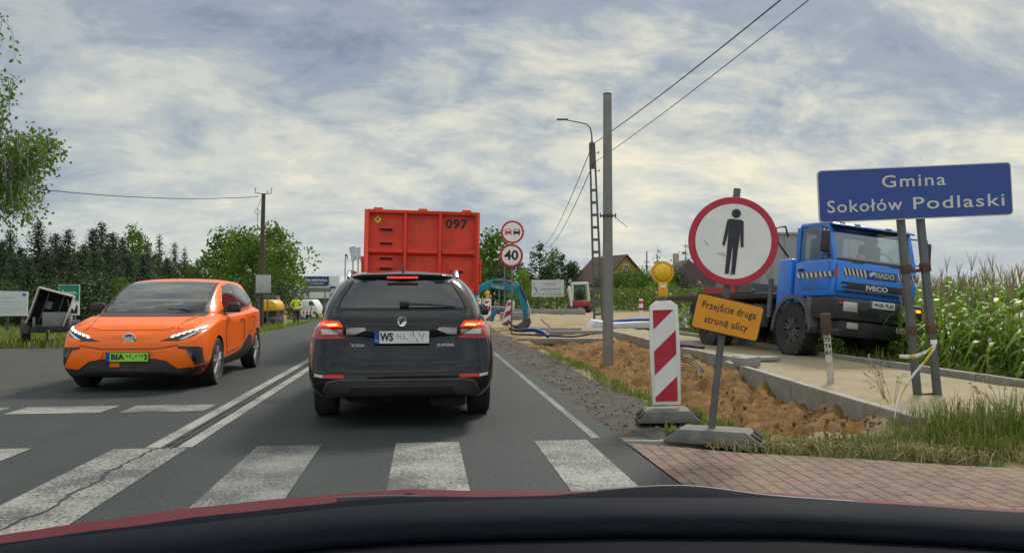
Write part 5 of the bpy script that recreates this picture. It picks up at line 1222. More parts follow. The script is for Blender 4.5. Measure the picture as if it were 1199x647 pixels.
# the birch whose hanging twigs come in from the left
rg = random.Random(5); q = at_d(-95, 345, 17); t = thing('birch_tree', 'birch with hanging leafy twigs reaching in at the upper left', 'tree', (q.x, q.y, -.1))
tkb = MB(); crb = MB(); tkb.tube([(0, 0, -.4), (.15, .05, 2.5), (.1, 0, 5), (.3, .1, 7.6), (.4, 0, 9)], [.17, .14, .11, .06, .02], 10)
def twig(px, py, d, ln, n=26, sp=.10):
    """a hanging twig that starts at a picture point and drops"""
    a = at_d(px, py, d) - t.location; pts = [a]
    for k in range(5): pts.append(pts[-1] + Vector((rg.gauss(0, .05), rg.gauss(0, .06), -ln / 5)))
    tkb.tube(pts, [.008, .007, .006, .005, .004, .003], 4)
    for k in range(n):
        f_ = rg.random() * 5; i = min(4, int(f_)); c = pts[i].lerp(pts[i + 1], f_ - i) + Vector((rg.gauss(0, sp), rg.gauss(0, sp), rg.gauss(0, .06)))
        leafquad(crb, c, .085, rg, 0, .75, .5)
def limb(pts, r=.03):
    P = [at_d(x, y, d) - t.location for x, y, d in pts]; tkb.tube(P, [r, r * .6, r * .35][:len(P)], 6)
limb([(-80, 190, 17), (-20, 165, 16.6), (48, 158, 16.4)], .04); limb([(-80, 110, 17), (-30, 95, 16.6), (12, 92, 16.5)], .03); limb([(-85, 40, 17), (-40, 22, 16.8), (6, 20, 16.5)], .025)
for k in range(95):
    x = rg.uniform(-60, 62); y = 155 + abs(x - 30) * .10 + rg.uniform(-8, 32); ln = rg.uniform(.35, .9) if x > 30 else rg.uniform(.6, 1.75)
    twig(x, y, rg.uniform(15.8, 17.2), ln, 30)
for k in range(70): twig(rg.uniform(-45, 46), rg.uniform(160, 192), rg.uniform(15.8, 17.2), rg.uniform(1.0, 1.75), 30)
for k in range(8): twig(rg.uniform(48, 76), rg.uniform(158, 170), rg.uniform(16, 16.8), rg.uniform(.25, .5), 16, .08)
for k in range(46): x = rg.uniform(-60, 17); twig(x, rg.uniform(86, 140), rg.uniform(16, 17.2), rg.uniform(.5, 1.2), 30)
for k in range(26): x = rg.uniform(-60, 10); twig(x, rg.uniform(14, 30) + max(0, -x) * .2, rg.uniform(16, 17), rg.uniform(.4, 1.0), 18, .07)
for k in range(30): twig(rg.uniform(-160, -60), rg.uniform(-150, 160), rg.uniform(16, 19), rg.uniform(.6, 1.6), 30)
tkb.build('trunk', m_birchbark, t, smooth=60); link('crown', crb.mesh('crown', L_BIRCH, smooth=None, fixn=False), t)

# ------------------------------------------------------------------ maize
L_CORN = leafmat('maize_leaves', (.09, .18, .012, 1), (.25, .36, .04, 1), 1.5, .35, .45)
m_stalk = mat('maize_stalk', (.13, .17, .05, 1), .7); m_tassel = mat('maize_tassel', (.28, .22, .11, 1), .9, var=.2); m_dryleaf = mat('dry_leaf', (.30, .21, .09, 1), .9, var=.25)
def corn(seed, H=1.9, nl=16):
    rg = random.Random(seed); st, lf, ts = MB(), MB(), MB()
    st.tube([(0, 0, 0), (rg.uniform(-.03, .03), 0, H * .5), (rg.uniform(-.06, .06), rg.uniform(-.05, .05), H)], [.014, .012, .006], 5)
    a0 = rg.uniform(0, 6)
    for i in range(nl):
        z = H * (.10 + .85 * i / nl); a = a0 + i * PI + rg.gauss(0, .5); ln = rg.uniform(.55, .9) * (1 - .35 * abs(i / nl - .5)); up = rg.uniform(.7, 1.2); w_ = rg.uniform(.045, .075)
        d = Vector((math.cos(a), math.sin(a), 0)); s_ = Vector((-d.y, d.x, 0)); n = len(lf.v); mi = 1 if (i < 3 and rg.random() < .6) else 0
        for k in range(6):
            f_ = k / 5; c = Vector((0, 0, z)) + d * ln * f_ * .8 + Vector((0, 0, ln * (up * f_ - (up + rg.uniform(.25, .55)) * f_ * f_)))
            ww = w_ * (.55 + 1.2 * f_ - 1.75 * f_ * f_) if k < 5 else .003
            lf.v += [tuple(c + s_ * ww + Vector((0, 0, ww * .35))), tuple(c - s_ * ww + Vector((0, 0, ww * .35)))]
        for k in range(5): lf.f.append((n + 2 * k, n + 2 * k + 1, n + 2 * k + 3, n + 2 * k + 2)); lf.m.append(mi)
    for k in range(6):
        a = rg.uniform(0, 6.28); q = rg.uniform(.02, .12); ts.tube([(0, 0, H - .05), (q * .5 * math.cos(a), q * .5 * math.sin(a), H + .15), (q * math.cos(a), q * math.sin(a), H + rg.uniform(.2, .34))], [.006, .005, .003], 4)
    return st, lf, ts
CV = []
for k in range(5):
    st, lf, ts = corn(60 + k, 1.75 + .12 * k); CV.append((st.mesh('stalk', m_stalk), lf.mesh('leaves', [L_CORN, m_dryleaf], smooth=60, fixn=False), ts.mesh('tassel', m_tassel)))
def gz(x, y): return hr(x, y)
cand = []
for j in range(0, 26):
    for i in range(0, 76):
        x = 8.35 + j * .52 + rnd.gauss(0, .06); y = 9.2 + i * .21 + rnd.gauss(0, .05)
        dep = x * math.sin(R(6.2)) + y * math.cos(R(6.2)); lat = x * math.cos(R(6.2)) - y * math.sin(R(6.2)); px = CX + F * lat / dep
        if px > 1290: continue
        lx, ly = x - tk.location.x, y - tk.location.y
        if -1.6 < lx < 1.25 and -.35 < ly < 8: continue
        cand.append((j, dep, px, x, y))
front = sorted([c for c in cand if c[0] < 3 and c[2] < 1230], key=lambda c: (c[0], c[1]))[:150]; fs_ = set(front)
for n_, (j, dep, px, x, y) in enumerate(front):
    k = rnd.randrange(5); t = thing('maize_plant', 'green maize plant in the rows along the edge of the field beside the path', 'maize plant', (x, y, gz(x, y)), rnd.uniform(0, 6.28), 'maize plants at the field edge', rx=rnd.gauss(0, .05), ry=rnd.gauss(0, .05))
    s_ = rnd.uniform(.70, .84); t.scale = (s_, s_, s_ * rnd.uniform(.92, 1.06))
    for nm, me in zip(('stalk', 'leaves', 'tassel'), CV[k]): link(nm, me, t)
fm = MB()
for c in cand:
    if c in fs_: continue
    k = rnd.randrange(5); s_ = rnd.uniform(.70, .86); M = Matrix.Translation((c[3], c[4], gz(c[3], c[4]))) @ rotm(0, 0, rnd.uniform(0, 6.28)) @ Matrix.Diagonal((s_, s_, s_ * rnd.uniform(.92, 1.08), 1))
    for mi, me in enumerate(CV[k]):
        n0 = len(fm.f); fm.add([q.co for q in me.vertices], [tuple(p_.vertices) for p_ in me.polygons], 0, M)
        for a, p_ in enumerate(me.polygons): fm.m[n0 + a] = (2, 0 if p_.material_index == 0 else 3, 1)[mi] if mi != 1 else (0 if p_.material_index == 0 else 3)
o = fm.build('maize_field', [L_CORN, m_tassel, m_stalk, m_dryleaf], smooth=None, fixn=False); tag(o, 'mass of tall green maize filling the field right of the path', 'maize field', kind='stuff')
# far strip of maize across the side field
fs2 = MB(); rg = random.Random(8)
for k in range(9000):
    px = rg.uniform(600, 930); d = rg.uniform(62, 80) if k % 3 else rg.uniform(62, 64); q = at_d(px, 345, d); h = rg.uniform(.1, 1.85); leafquad(fs2, Vector((q.x, q.y, -.05 + h)), .34, rg, 0, .35, .2)
o = link('maize_field', fs2.mesh('maize_field', leafmat('far_maize', (.06, .11, .02, 1), (.16, .20, .045, 1), .5, .3), smooth=None, fixn=False)); tag(o, 'far low strip of green maize below the distant houses', 'maize field', kind='stuff')

# ------------------------------------------------------------------ grass
L_GR = leafmat('grass_blades', (.055, .11, .010, 1), (.19, .26, .034, 1), 2.5, .3, .6); L_DRY = mat('dry_grass', (.30, .24, .11, 1), .9, var=.3)
def blades(name, label, n, pick, hmin, hmax, wd=.006, dry=.2, seed=3, lean=.35, m=None):
    rg = random.Random(seed); b = MB()
    for k in range(n):
        r = pick(rg)
        if r is None: continue
        x, y, z, hs = r; h = rg.uniform(hmin, hmax) * hs; a = rg.uniform(0, 6.28); dx, dy = math.cos(a), math.sin(a); ll = rg.gauss(0, lean) * h; la = rg.uniform(0, 6.28); lx, ly = ll * math.cos(la), ll * math.sin(la)
        n0 = len(b.v); b.v += [(x - dx * wd, y - dy * wd, z - .01), (x + dx * wd, y + dy * wd, z - .01), (x + lx * .35 + dx * wd * .7, y + ly * .35 + dy * wd * .7, z + h * .6), (x + lx * .35 - dx * wd * .7, y + ly * .35 - dy * wd * .7, z + h * .6), (x + lx, y + ly, z + h * (1 - .25 * min(1, abs(ll) / h)))]
        b.f += [(n0, n0 + 1, n0 + 2, n0 + 3), (n0 + 3, n0 + 2, n0 + 4)]; mi = 1 if rg.random() < dry else 0; b.m += [mi, mi]
    o = link(name, b.mesh(name, [m or L_GR, L_DRY], smooth=None, fixn=False)); return tag(o, label, 'grass', kind='stuff')
def pk_near(rg):
    x = rg.uniform(2.2, 7.6); ylo = 6.55 - (x - 2.2) * .42; y = ylo + abs(rg.gauss(0, .5)) + rg.uniform(0, .15)
    lim = 7.35 if x < 4.4 else 6.95
    if y > lim + .5 * fbm(x, y, 1.2): return None
    dens = .45 + .7 * fbm(x, y, 1.6) + (.35 if x > 4.1 else -.1)
    if rg.random() > dens + .25: return None
    tall = .55 + 1.3 * sstep(3.9, 4.9, x) * sstep(ylo + .15, ylo + .7, y) + .5 * max(0, fbm(x + 5, y, 1.1))
    return x, y, hr(x, y), tall
blades('grass', 'rough mixed grass between the paved footway and the sand path', 32000, pk_near, .04, .22, .005, .34)
def pk_straw(rg):
    x = rg.uniform(2.3, 7.4); y = 6.5 - (x - 2.2) * .42 + rg.gauss(.02, .13)
    if rg.random() > .55 + .9 * fbm(x, y, 1.3): return None
    return x, y, max(.012, hr(x, y)), 1
blades('grass', 'flattened dry straw along the edge of the paved footway', 6000, pk_straw, .03, .12, .004, .85, 13, lean=1.4)
def pk_strip(rg):
    y = 7.0 + rg.random() ** 1.6 * 13; x = 2.78 + rg.gauss(0, .11) + .12 * fbm(2.8, y, .9)
    if rg.random() > .32 + 1.1 * fbm(x, y, .8): return None
    return x, y, hr(x, y), 1
blades('grass', 'thin grass strip along the gravel shoulder above the trench', 7000, pk_strip, .02, .11, .007, .3, 4)
def pk_kerbback(rg):
    y = 9 + rg.random() * 14; x = 7.5 + abs(rg.gauss(0, .5)); return x, y, hr(x, y), 1
blades('grass', 'weedy grass in the ditch between path kerb and maize', 7000, pk_kerbback, .1, .5, .009, .15, 6)
def pk_left(rg):
    y = 20 + rg.random() ** 1.5 * 30; x = -5.4 - rg.random() * 20
    if y < 24 and x > -7: return None
    return x, y, hv(x, y), 1
blades('grass', 'rough green verge grass left of the road', 22000, pk_left, .08, .3, .02, .25, 9)
# a few tall dry stalks by the tape
for k, (px, py, hh, lab) in enumerate([(1037, 470, .55, 'tall dry grass stalk beside the hanging tape'), (1046, 476, .42, 'shorter dry weed stalk in front of the tape'), (1178, 492, .4, 'dry weed stalk at the right edge of the grass')]):
    q = at_z(px, py, .08); t = thing('dry_weed', lab, 'weed', (q.x, q.y, .05), group='dry weeds in the near grass'); b = MB(); sd = MB(); rg = random.Random(k + 90)
    for i in range(5):
        a = rg.uniform(0, 6.28); tip = Vector((.22 * math.cos(a) - .1, .1 * math.sin(a), hh * rg.uniform(.7, 1.05))); b.tube([(0, 0, 0), tip * .6 + Vector((0, 0, .05)), tip], [.004, .003, .002], 4)
        for j in range(9): leafquad(sd, tip * rg.uniform(.75, 1.05) + Vector((rg.gauss(0, .012), rg.gauss(0, .012), 0)), .035, rg, 0, .4)
    b.build('stem', L_DRY, t); link('seed_head', sd.mesh('seed_head', L_DRY, smooth=None, fixn=False), t)

# ------------------------------------------------------------------ clods and stones of the dug ground
rg = random.Random(77); cb2 = MB(); ico = bmesh.new(); bmesh.ops.create_icosphere(ico, subdivisions=1, radius=1.0); IV = [v.co.copy() for v in ico.verts]; IFc = [tuple(v.index for v in f.verts) for f in ico.faces]; ico.free()
for k in range(1500):
    y = 7.2 + rg.random() ** 1.5 * 15; u_ = rg.random()
    if u_ < .45: x, s_, mi = rg.uniform(1.75, 2.7), rg.uniform(.006, .022), 1
    else: x, s_, mi = rg.uniform(2.9, edge_x(y) - .1), rg.uniform(.008, .034) * (1 if rg.random() < .9 else 1.7), 0 if rg.random() < .85 else 1
    M = Matrix.Translation((x, y, hr(x, y) + s_ * .2)) @ rotm(rg.uniform(0, 6), rg.uniform(0, 6), rg.uniform(0, 6)) @ Matrix.Diagonal((s_, s_ * rg.uniform(.6, 1), s_ * rg.uniform(.4, .8), 1))
    cb2.add([q * rg.uniform(.75, 1.2) for q in IV], IFc, mi, M)
o = link('soil_clods', cb2.mesh('soil_clods', [mat('clod_soil', (.20, .12, .05, 1), .95, var=.4, bump=.4), mat('shoulder_stone', (.12, .11, .10, 1), .9, var=.4)], smooth=None, fixn=False)); tag(o, 'scattered soil clods and stones on the shoulder and in the trench', 'soil clods', kind='stuff')
# ------------------------------------------------------------------ helpers for far things: local metres in a plane facing the viewer
def heading(px): return math.atan2(px - CX, F) + R(6.2)
def stand(name, label, cat, px, d, ground, turn=0.0, group=None):
    """Empty on the ground below picture column px at depth d, its -Y side turned to the viewer; returns it and a pixel -> (x, z) map"""
    q = at_d(px, 345, d); k = F / d
    t = thing(name, label, cat, (q.x, q.y, ground), -R(6.2) + turn, group)
    base = EYE - ground
    return t, (lambda x, y: ((x - px) / k, base + (345 - y) / k))
def px_prism(mp_, pts, a, b, mb=None, m=0):
    mb = mb or MB(); mb.prism([mp_(x, y) for x, y in pts], a, b, 'y', m); return mb

# ------------------------------------------------------------------ place sign, billboards, store
t, P = stand('place_sign', 'green town entry board above a white panel with a black skyline on two thin posts', 'road sign', 81, 28, -.05)
b = px_prism(P, [(69, 333), (93.6, 333), (93.6, 353), (69, 353)], -.02, .0); bo = b.build('green_board', m_swhite, t)
b = px_prism(P, [(69.5, 333.5), (93.1, 333.5), (93.1, 352), (69.5, 352)], -.024, -.0205); b.build('board_face', mat('town_green', (.006, .17, .10, 1), .5), bo)
x_, z_ = P(81.3, 342.5); lettering('Żanecin', .17, (x_, -.026, z_), m_swhite, bo, bold=.003, width=.52)
b = px_prism(P, [(69, 353.4), (93.6, 353.4), (93.6, 368.5), (69, 368.5)], -.02, .0); wo_ = b.build('white_panel', m_swhite, t)
sky_ = [(73, 367), (73, 360), (74, 357.5), (75, 360), (76.5, 361), (78, 364), (80, 362.5), (83, 362.5), (84, 361), (86, 361), (87, 364), (88.5, 361), (89.5, 359), (89.5, 357), (91.5, 357), (91.5, 367)]
b = px_prism(P, sky_, -.024, -.0205); b.build('skyline_symbol', m_ink, wo_, smooth=None)
for x in (71.5, 88):
    x_, _ = P(x, 345); b = MB(); b.cyl((x_, .03, 0), (x_, .03, P(x, 334)[1]), .028, n=10); b.build('post', m_steel, t)
t, P = stand('billboard', 'plain white billboard with a small blue flag mark cut by the left edge', 'billboard', 6, 30, -.1)
b = px_prism(P, [(-40, 339.5), (33, 341), (32.5, 369.5), (-40, 370)], -.03, .02); bo = b.build('board', mat('billboard_white', (.52, .55, .56, 1), .6, dirt=(.35, .38, .38, 1), damt=.4), t)
b = px_prism(P, [(27, 343.5), (31, 343.5), (31, 346.2), (27, 346.2)], -.034, -.031); b.build('flag_mark', m_blue_eu, bo)
b = MB()
for i, y in enumerate((348, 353, 356, 361, 365)): b.add(*(lambda a, c: ([(a[0], -.033, a[1]), (c[0], -.033, a[1]), (c[0], -.033, c[1]), (a[0], -.033, c[1])], [(0, 1, 2, 3)]))(P(-20, y), P(20 + 6 * (i % 2), y + .8)), 0)
b.build('text_lines', mat('faint_print', (.36, .40, .42, 1), .7), bo, smooth=None, fixn=False)
for x in (-30, 8, 26):
    b = MB(); b.cyl((P(x, 0)[0], .05, 0), (P(x, 0)[0], .05, P(x, 345)[1]), .05, n=8); b.build('post', m_wood, t)
m_store = mat('store_white', (.78, .79, .77, 1), .7, var=.05)
t, P = stand('store_building', 'white flat-roofed builders store with a blue name panel far behind the worker', 'store', 372, 85, -.7)
b = px_prism(P, [(347, 323), (397.5, 323), (397.5, 349), (347, 349)], 0, 8); b2 = px_prism(P, [(338, 349.2), (440, 349.2), (440, 368), (338, 368)], .5, 9, b, 1); b.build('wall', [m_store, mat('store_grey', (.26, .27, .27, 1), .7)], t, smooth=None)
b = px_prism(P, [(396, 332), (440, 332), (440, 349), (396, 349)], 1, 8); b.build('wall', mat('store_grey_wall', (.30, .31, .31, 1), .7), t, smooth=None)
b = px_prism(P, [(356.5, 323.6), (385, 323.6), (385, 334), (356.5, 334)], -.12, -.01); bo = b.build('name_panel', mat('store_blue', (.012, .045, .20, 1), .5), t)
x_, z_ = P(370.5, 328.2); lettering('PSB MRÓWKA', .42, (x_, -.135, z_), m_swhite, bo, bold=.012, width=2.35)
b = px_prism(P, [(363, 331.4), (379, 331.4), (379, 332.2), (363, 332.2)], -.13, -.125); b.build('strapline', m_swhite, bo)
t, P = stand('direction_sign', 'blue and white direction sign with a turn-left arrow and 200 m, beside the white store', 'sign', 390, 80, -.7)
b = px_prism(P, [(384.5, 334), (395, 334), (395, 347), (384.5, 347)], -.02, .03); bo = b.build('board', m_swhite, t)
b = px_prism(P, [(386, 335.2), (391, 334.6), (391, 335.4), (394, 335.4), (394, 342), (392.4, 342), (392.4, 337.6), (389, 337.6), (389, 338.4), (386, 336.8)], -.03, -.021); b.build('arrow', mat('arrow_blue', (.02, .06, .28, 1), .5), bo, smooth=None)
x_, z_ = P(389.8, 344.8); lettering('200 m', .30, (x_, -.031, z_), m_ink, bo, bold=.006, width=.72)
for x in (386.5, 393):
    b = MB(); b.cyl((P(x, 0)[0], .04, 0), (P(x, 0)[0], .04, P(x, 340)[1]), .05, n=8); b.build('post', m_steel, t)
t, P = stand('blank_direction_sign', 'long grey back of an arrow-shaped direction sign on two posts behind the worker', 'sign', 371, 62, -.6)
b = px_prism(P, [(354.5, 339.5), (358, 336.6), (388, 336.8), (388, 341.6), (358, 341.8)], -.03, .02); b.build('board', mat('sign_grey', (.15, .15, .15, 1), .6), t)
for x in (361.3, 380.5):
    b = MB(); b.cyl((P(x, 0)[0], .05, 0), (P(x, 0)[0], .05, P(x, 337)[1]), .05, n=8); b.build('post', m_steel, t)
m_flag = mat('banner_print', (.45, .47, .52, 1), .7, var=.35, scale=1.6)
for k, (pts, lab) in enumerate([([(408.5, 289.5), (416, 287.8), (417.5, 304), (411.5, 306)], 'pale printed banner left of the red container, the leaning one'), ([(416.4, 290.2), (421.8, 289), (422.5, 303), (417.8, 304.5)], 'pale printed banner touching the red container edge')]):
    t, P = stand('banner', lab, 'banner', 414 + 5 * k, 68, -.6); b = px_prism(P, pts, -.02, .02); b.build('cloth', m_flag, t, smooth=None)
    b = MB(); x_ = P(413 + 6 * k, 0)[0]; b.cyl((x_, .05, 0), (x_, .05, P(0, 290)[1]), .05, n=8); b.build('pole', m_steel, t)
t, P = stand('street_lamp', 'thin hooked street lamp between white store and banners', 'street lamp', 404.5, 75, -.6)
b = MB(); b.tube([(P(404, 0)[0], 0, 0), (P(404, 0)[0], 0, P(0, 306)[1]), (P(404.6, 0)[0], 0, P(0, 299.5)[1]), (P(406, 0)[0], 0, P(0, 299)[1]), (P(407, 0)[0], 0, P(0, 304)[1])], .05, 6); b.build('pole', m_steel, t)
b = MB(); b.box(P(405.2, 0)[0], 0, P(0, 298.6)[1], .22, .3, .16); b.build('lamp_head', m_steel_d, t, bevel=.03)

# ------------------------------------------------------------------ worker in a high-visibility shirt
def person(t):
    me = bpy.data.meshes.new('body'); J = [((0, 0, .94), .135), ((0, .0, 1.12), .125), ((0, .01, 1.33), .15), ((0, .01, 1.45), .10), ((0, -.01, 1.52), .058), ((0, -.03, 1.60), .075), ((0, -.035, 1.68), .085), ((0, -.02, 1.75), .06)]
    E = [(i, i + 1) for i in range(7)]
    def chain(root, pts):
        p = root
        for q in pts: J.append(q); E.append((p, len(J) - 1)); p = len(J) - 1
    chain(0, [((-.095, .0, .88), .10), ((-.11, -.03, .50), .068), ((-.115, .02, .10), .048), ((-.12, -.12, .035), .04)])
    chain(0, [((.095, .0, .88), .10), ((.12, .05, .50), .068), ((.13, .10, .10), .048), ((.15, -.03, .035), .04)])
    chain(3, [((-.19, .02, 1.42), .068), ((-.29, .05, 1.18), .048), ((-.20, -.12, 1.02), .036), ((-.15, -.16, 1.0), .034)])
    chain(3, [((.19, .02, 1.42), .068), ((.27, -.02, 1.17), .048), ((.17, -.22, 1.10), .036), ((.10, -.26, 1.10), .034)])
    me.from_pydata([j[0] for j in J], E, []); o = link('tmp', me); s = o.modifiers.new('s', 'SKIN'); md = o.modifiers.new('d', 'SUBSURF'); md.levels = md.render_levels = 2
    for v_, j in zip(me.skin_vertices[0].data, J): v_.radius = (j[1], j[1])
    me.skin_vertices[0].data[0].use_root = True
    bpy.context.view_layer.update(); out = bpy.data.meshes.new_from_object(o.evaluated_get(bpy.context.evaluated_depsgraph_get())); bpy.data.objects.remove(o)
    for q in (mat('skin', (.42, .23, .15, 1), .6), mat('hivis_yellow', (.50, .66, .03, 1), .7), mat('dark_trousers', (.02, .024, .032, 1), .8), m_ink): 
        out.materials.append(q)
    for p_ in out.polygons:
        c = p_.center; arm = abs(c.x) > .165 and c.z > .95
        p_.material_index = 3 if c.z < .10 else 2 if c.z < 1.0 and not (abs(c.x) > .125 and c.y < -.08) and not (abs(c.x) > .19) else (1 if 1.0 < c.z < 1.475 and not (abs(c.x) > .2 and c.z < 1.25) and not (c.y < -.15) else 0)
    out.polygons.foreach_set('use_smooth', [True] * len(out.polygons)); link('body', out, t)
    b = MB(); b.lathe([(.088, -.05), (.095, 0), (.085, .05), (.05, .085), (.001, .095)], 16, 'z', c=(0, -.02, 1.72)); b.build('hair', m_ink, t, smooth=60)
    b = MB(); b.box(0, -.115, 1.645, .022, .03, .035); b.box(-.03, -.108, 1.675, .02, .01, .01, 1); b.box(.03, -.108, 1.675, .02, .01, .01, 1); b.box(0, -.105, 1.605, .04, .01, .008, 1); b.build('face', [MATS['skin'], m_ink], t, bevel=.003)
    for s_, hp in ((-1, Vector((-.14, -.165, 1.0))), (1, Vector((.09, -.265, 1.10)))):
        for i in range(4):
            b = MB(); a = hp + Vector((0, 0, -.02 + i * .014)); b.tube([a, a + Vector((-s_ * .035, -.02, 0)), a + Vector((-s_ * .06, -.01, -.01))], [.009, .009, .007], 6); b.build('finger', MATS['skin'], t)
        b = MB(); a = hp + Vector((0, .01, .03)); b.tube([a, a + Vector((-s_ * .02, -.03, .02))], [.011, .008], 6); b.build('thumb', MATS['skin'], t)
    b = MB(); b.box(.02, -.29, 1.10, .14, .03, .10); b.build('clipboard', m_swhite, t)
q = at_d(347, 345, 42); t = thing('person', 'worker in a yellow high-visibility shirt and dark trousers standing on the verge', 'person', (q.x, q.y, -.50), R(35)); person(t)
t, P = stand('marker_post', 'pale yellow verge marker post with a red band near the worker', 'marker post', 334, 38, -.42)
b = MB(); b.box(0, 0, .45, .12, .05, .9); b.box(0, 0, .80, .125, .055, .16, 1); b.build('post', [mat('post_yellow', (.52, .45, .25, 1), .6), m_sred], t, bevel=.01)

# ------------------------------------------------------------------ yellow digger, white van and barrier behind the worker
m_yel = mat('plant_yellow', (.62, .33, .01, 1), .45, dirt=(.4, .24, .03, 1), damt=.4)
t, P = stand('digger', 'round-backed yellow digger standing left of the worker, seen from the rear', 'digger', 316, 48, -.55)
b = MB(); b.prism([P(*p_) for p_ in [(305.5, 365), (305.5, 357), (308, 352.5), (313, 350.6), (320, 350.6), (325, 353), (327, 358), (326.5, 364)]], -.6, 1.2, 'y'); b.build('engine_cover', m_yel, t, bevel=.12, seg=3)
b = MB(); b.prism([P(*p_) for p_ in [(306.5, 372), (306.5, 366), (326, 366), (326, 372)]], -.4, .9, 'y'); b.build('slew_ring', m_black, t)
for s in (-1, 1):
    b = MB(); b.prism([(-1.1, .12), (-.9, 0), (1.1, 0), (1.3, .12), (1.3, .38), (1.1, .5), (-.9, .5), (-1.1, .38)], s * .48 - .16, s * .48 + .16, 'x'); b.build('track', m_tyre, t, bevel=.03)
b = MB(); b.box(-.25, 1.0, 1.25, .9, .9, 1.0); b.build('cab', m_glass, t, bevel=.05)
t, P = stand('van', 'small white works van parked behind the worker', 'van', 361, 58, -.6)
b = MB(); b.prism([P(*p_) for p_ in [(352, 368.5), (352, 353), (353, 350.5), (366, 350.5), (369.5, 356), (371.5, 360), (371.5, 368.5)]], 0, 1.8, 'y'); vb = b.build('body', m_white, t, bevel=.08)
b = MB(); b.prism([P(*p_) for p_ in [(362, 352.5), (365.5, 352.5), (368, 357), (362, 357)]], -.02, .01, 'y'); b.build('side_window', m_glass, t)
for x in (355.5, 367.5): 
    w_ = wheel(t, 0, 0, 0, .32, .2, .2, 5, 1); w_.location = (P(x, 0)[0], .08, .32); w_.rotation_euler = (0, 0, R(-90))
t, P = stand('barrier', 'red and white barred barrier board on legs at the far site entrance behind the worker', 'barrier', 358, 50, -.55)
b = MB(); b.prism([P(350, 363.6), P(366, 363.6), P(366, 367.6), P(350, 367.6)], -.02, .02, 'y'); bo = b.build('board', m_swhite, t)
for i in range(4): 
    b = MB(); a = 350.6 + i * 4; b.prism([P(a, 364), P(a + 2, 364), P(a + 2, 367.2), P(a, 367.2)], -.025, -.0205, 'y'); b.build('stripe', m_sred, bo)
for x in (351.5, 364.5):
    b = MB(); b.cyl((P(x, 0)[0], .04, 0), (P(x, 0)[0], .04, 1.1), .03, n=8); b.build('leg', m_steel, t)

# ------------------------------------------------------------------ cargo trailer with its lid tipped open
q = at_z(46, 405, 0); k_ = F / 19.6
t = thing('cargo_trailer', 'small grey box trailer with its white lid tipped wide open', 'trailer', (q.x + .05, q.y + .5, 0), R(20))
m_lid = mat('lid_cream', (.55, .53, .46, 1), .5, dirt=(.35, .33, .27, 1), damt=.4); m_tgrey = mat('trailer_grey', (.24, .245, .24, 1), .6, .3, var=.2)
b = MB(); b.box(.02, 0, .40, .84, 1.1, .14); b.build('frame', m_black, t)
b = MB(); b.box(.12, -.1, .64, .62, .06, .36); b.build('front_board', m_tgrey, t, bevel=.01)
b = MB(); b.box(.05, .55, .58, .8, .06, .24); b.box(-.36, .2, .58, .05, .9, .24); b.box(.42, .2, .58, .05, .9, .24); b.build('side_board', m_tgrey, t, bevel=.008)
for s in (-1, 1): 
    wheel(t, s * .54, .05, .27, .27, .16, .16, 5, s); b = MB(); b.prism([(.05 + .34 * math.cos(R(a)), .30 + .32 * math.sin(R(a))) for a in range(0, 181, 15)] + [(.05 + .31 * math.cos(R(a)), .30 + .29 * math.sin(R(a))) for a in range(180, -1, -15)], s * .54 - .1, s * .54 + .1, 'x'); b.build('mudguard', m_black, t)
# lid: a shallow shell hinged on the left side, open towards us
Ml = Matrix.Translation((-.44, 0, .60)) @ rotm(0, R(21), 0); lw, lh, ld = .98, 1.00, .5
lid = MB(); lid.box(.40, .26, .45, .96, .04, 1.0, 0); lid.box(-.06, .0, .45, .04, .50, 1.0); lid.box(.86, .0, .45, .04, .50, 1.0); lid.box(.40, .0, .95, .96, .5, .05); lo = lid.build('lid', m_lid, t, bevel=.02); lo.matrix_local = Matrix.Translation((-.46, -.05, .58)) @ Matrix.Shear('XY', 4, (.0, .0)) @ rotm(0, R(17), 0) @ Matrix.Diagonal((.86, 1, .92, 1))
b = MB(); b.box(.40, .225, .45, .88, .02, .92); b.build('lid_lining', m_well, lo)
for x in (.2, .6): b = MB(); b.box(x, .20, .45, .02, .03, .9); b.build('lid_rib', m_tgrey, lo)
b = MB(); b.box(.3, .205, .55, .16, .02, .2); b.build('lid_vent', m_tgrey, lo)
b = MB(); b.tube([(.43, -.05, .62), (.36, -.12, 1.15)], .012, 6); b.build('gas_strut', m_chrome, t)
b = MB(); b.box(.05, -.62, .42, .5, .02, .12); b.build('number_board', m_black, t); b = MB(); b.tube([(0, -.5, .38), (0, -1.3, .36)], .03, 6); b.cyl((0, -1.2, .36), (0, -1.2, .05), .025, n=8); b.build('drawbar', m_black, t)
b = MB(); b.box(.62, -.3, .46, .2, .04, .07); b.box(.62, -.3, .36, .2, .04, .05); b.build('lamp_bar', m_black, t)

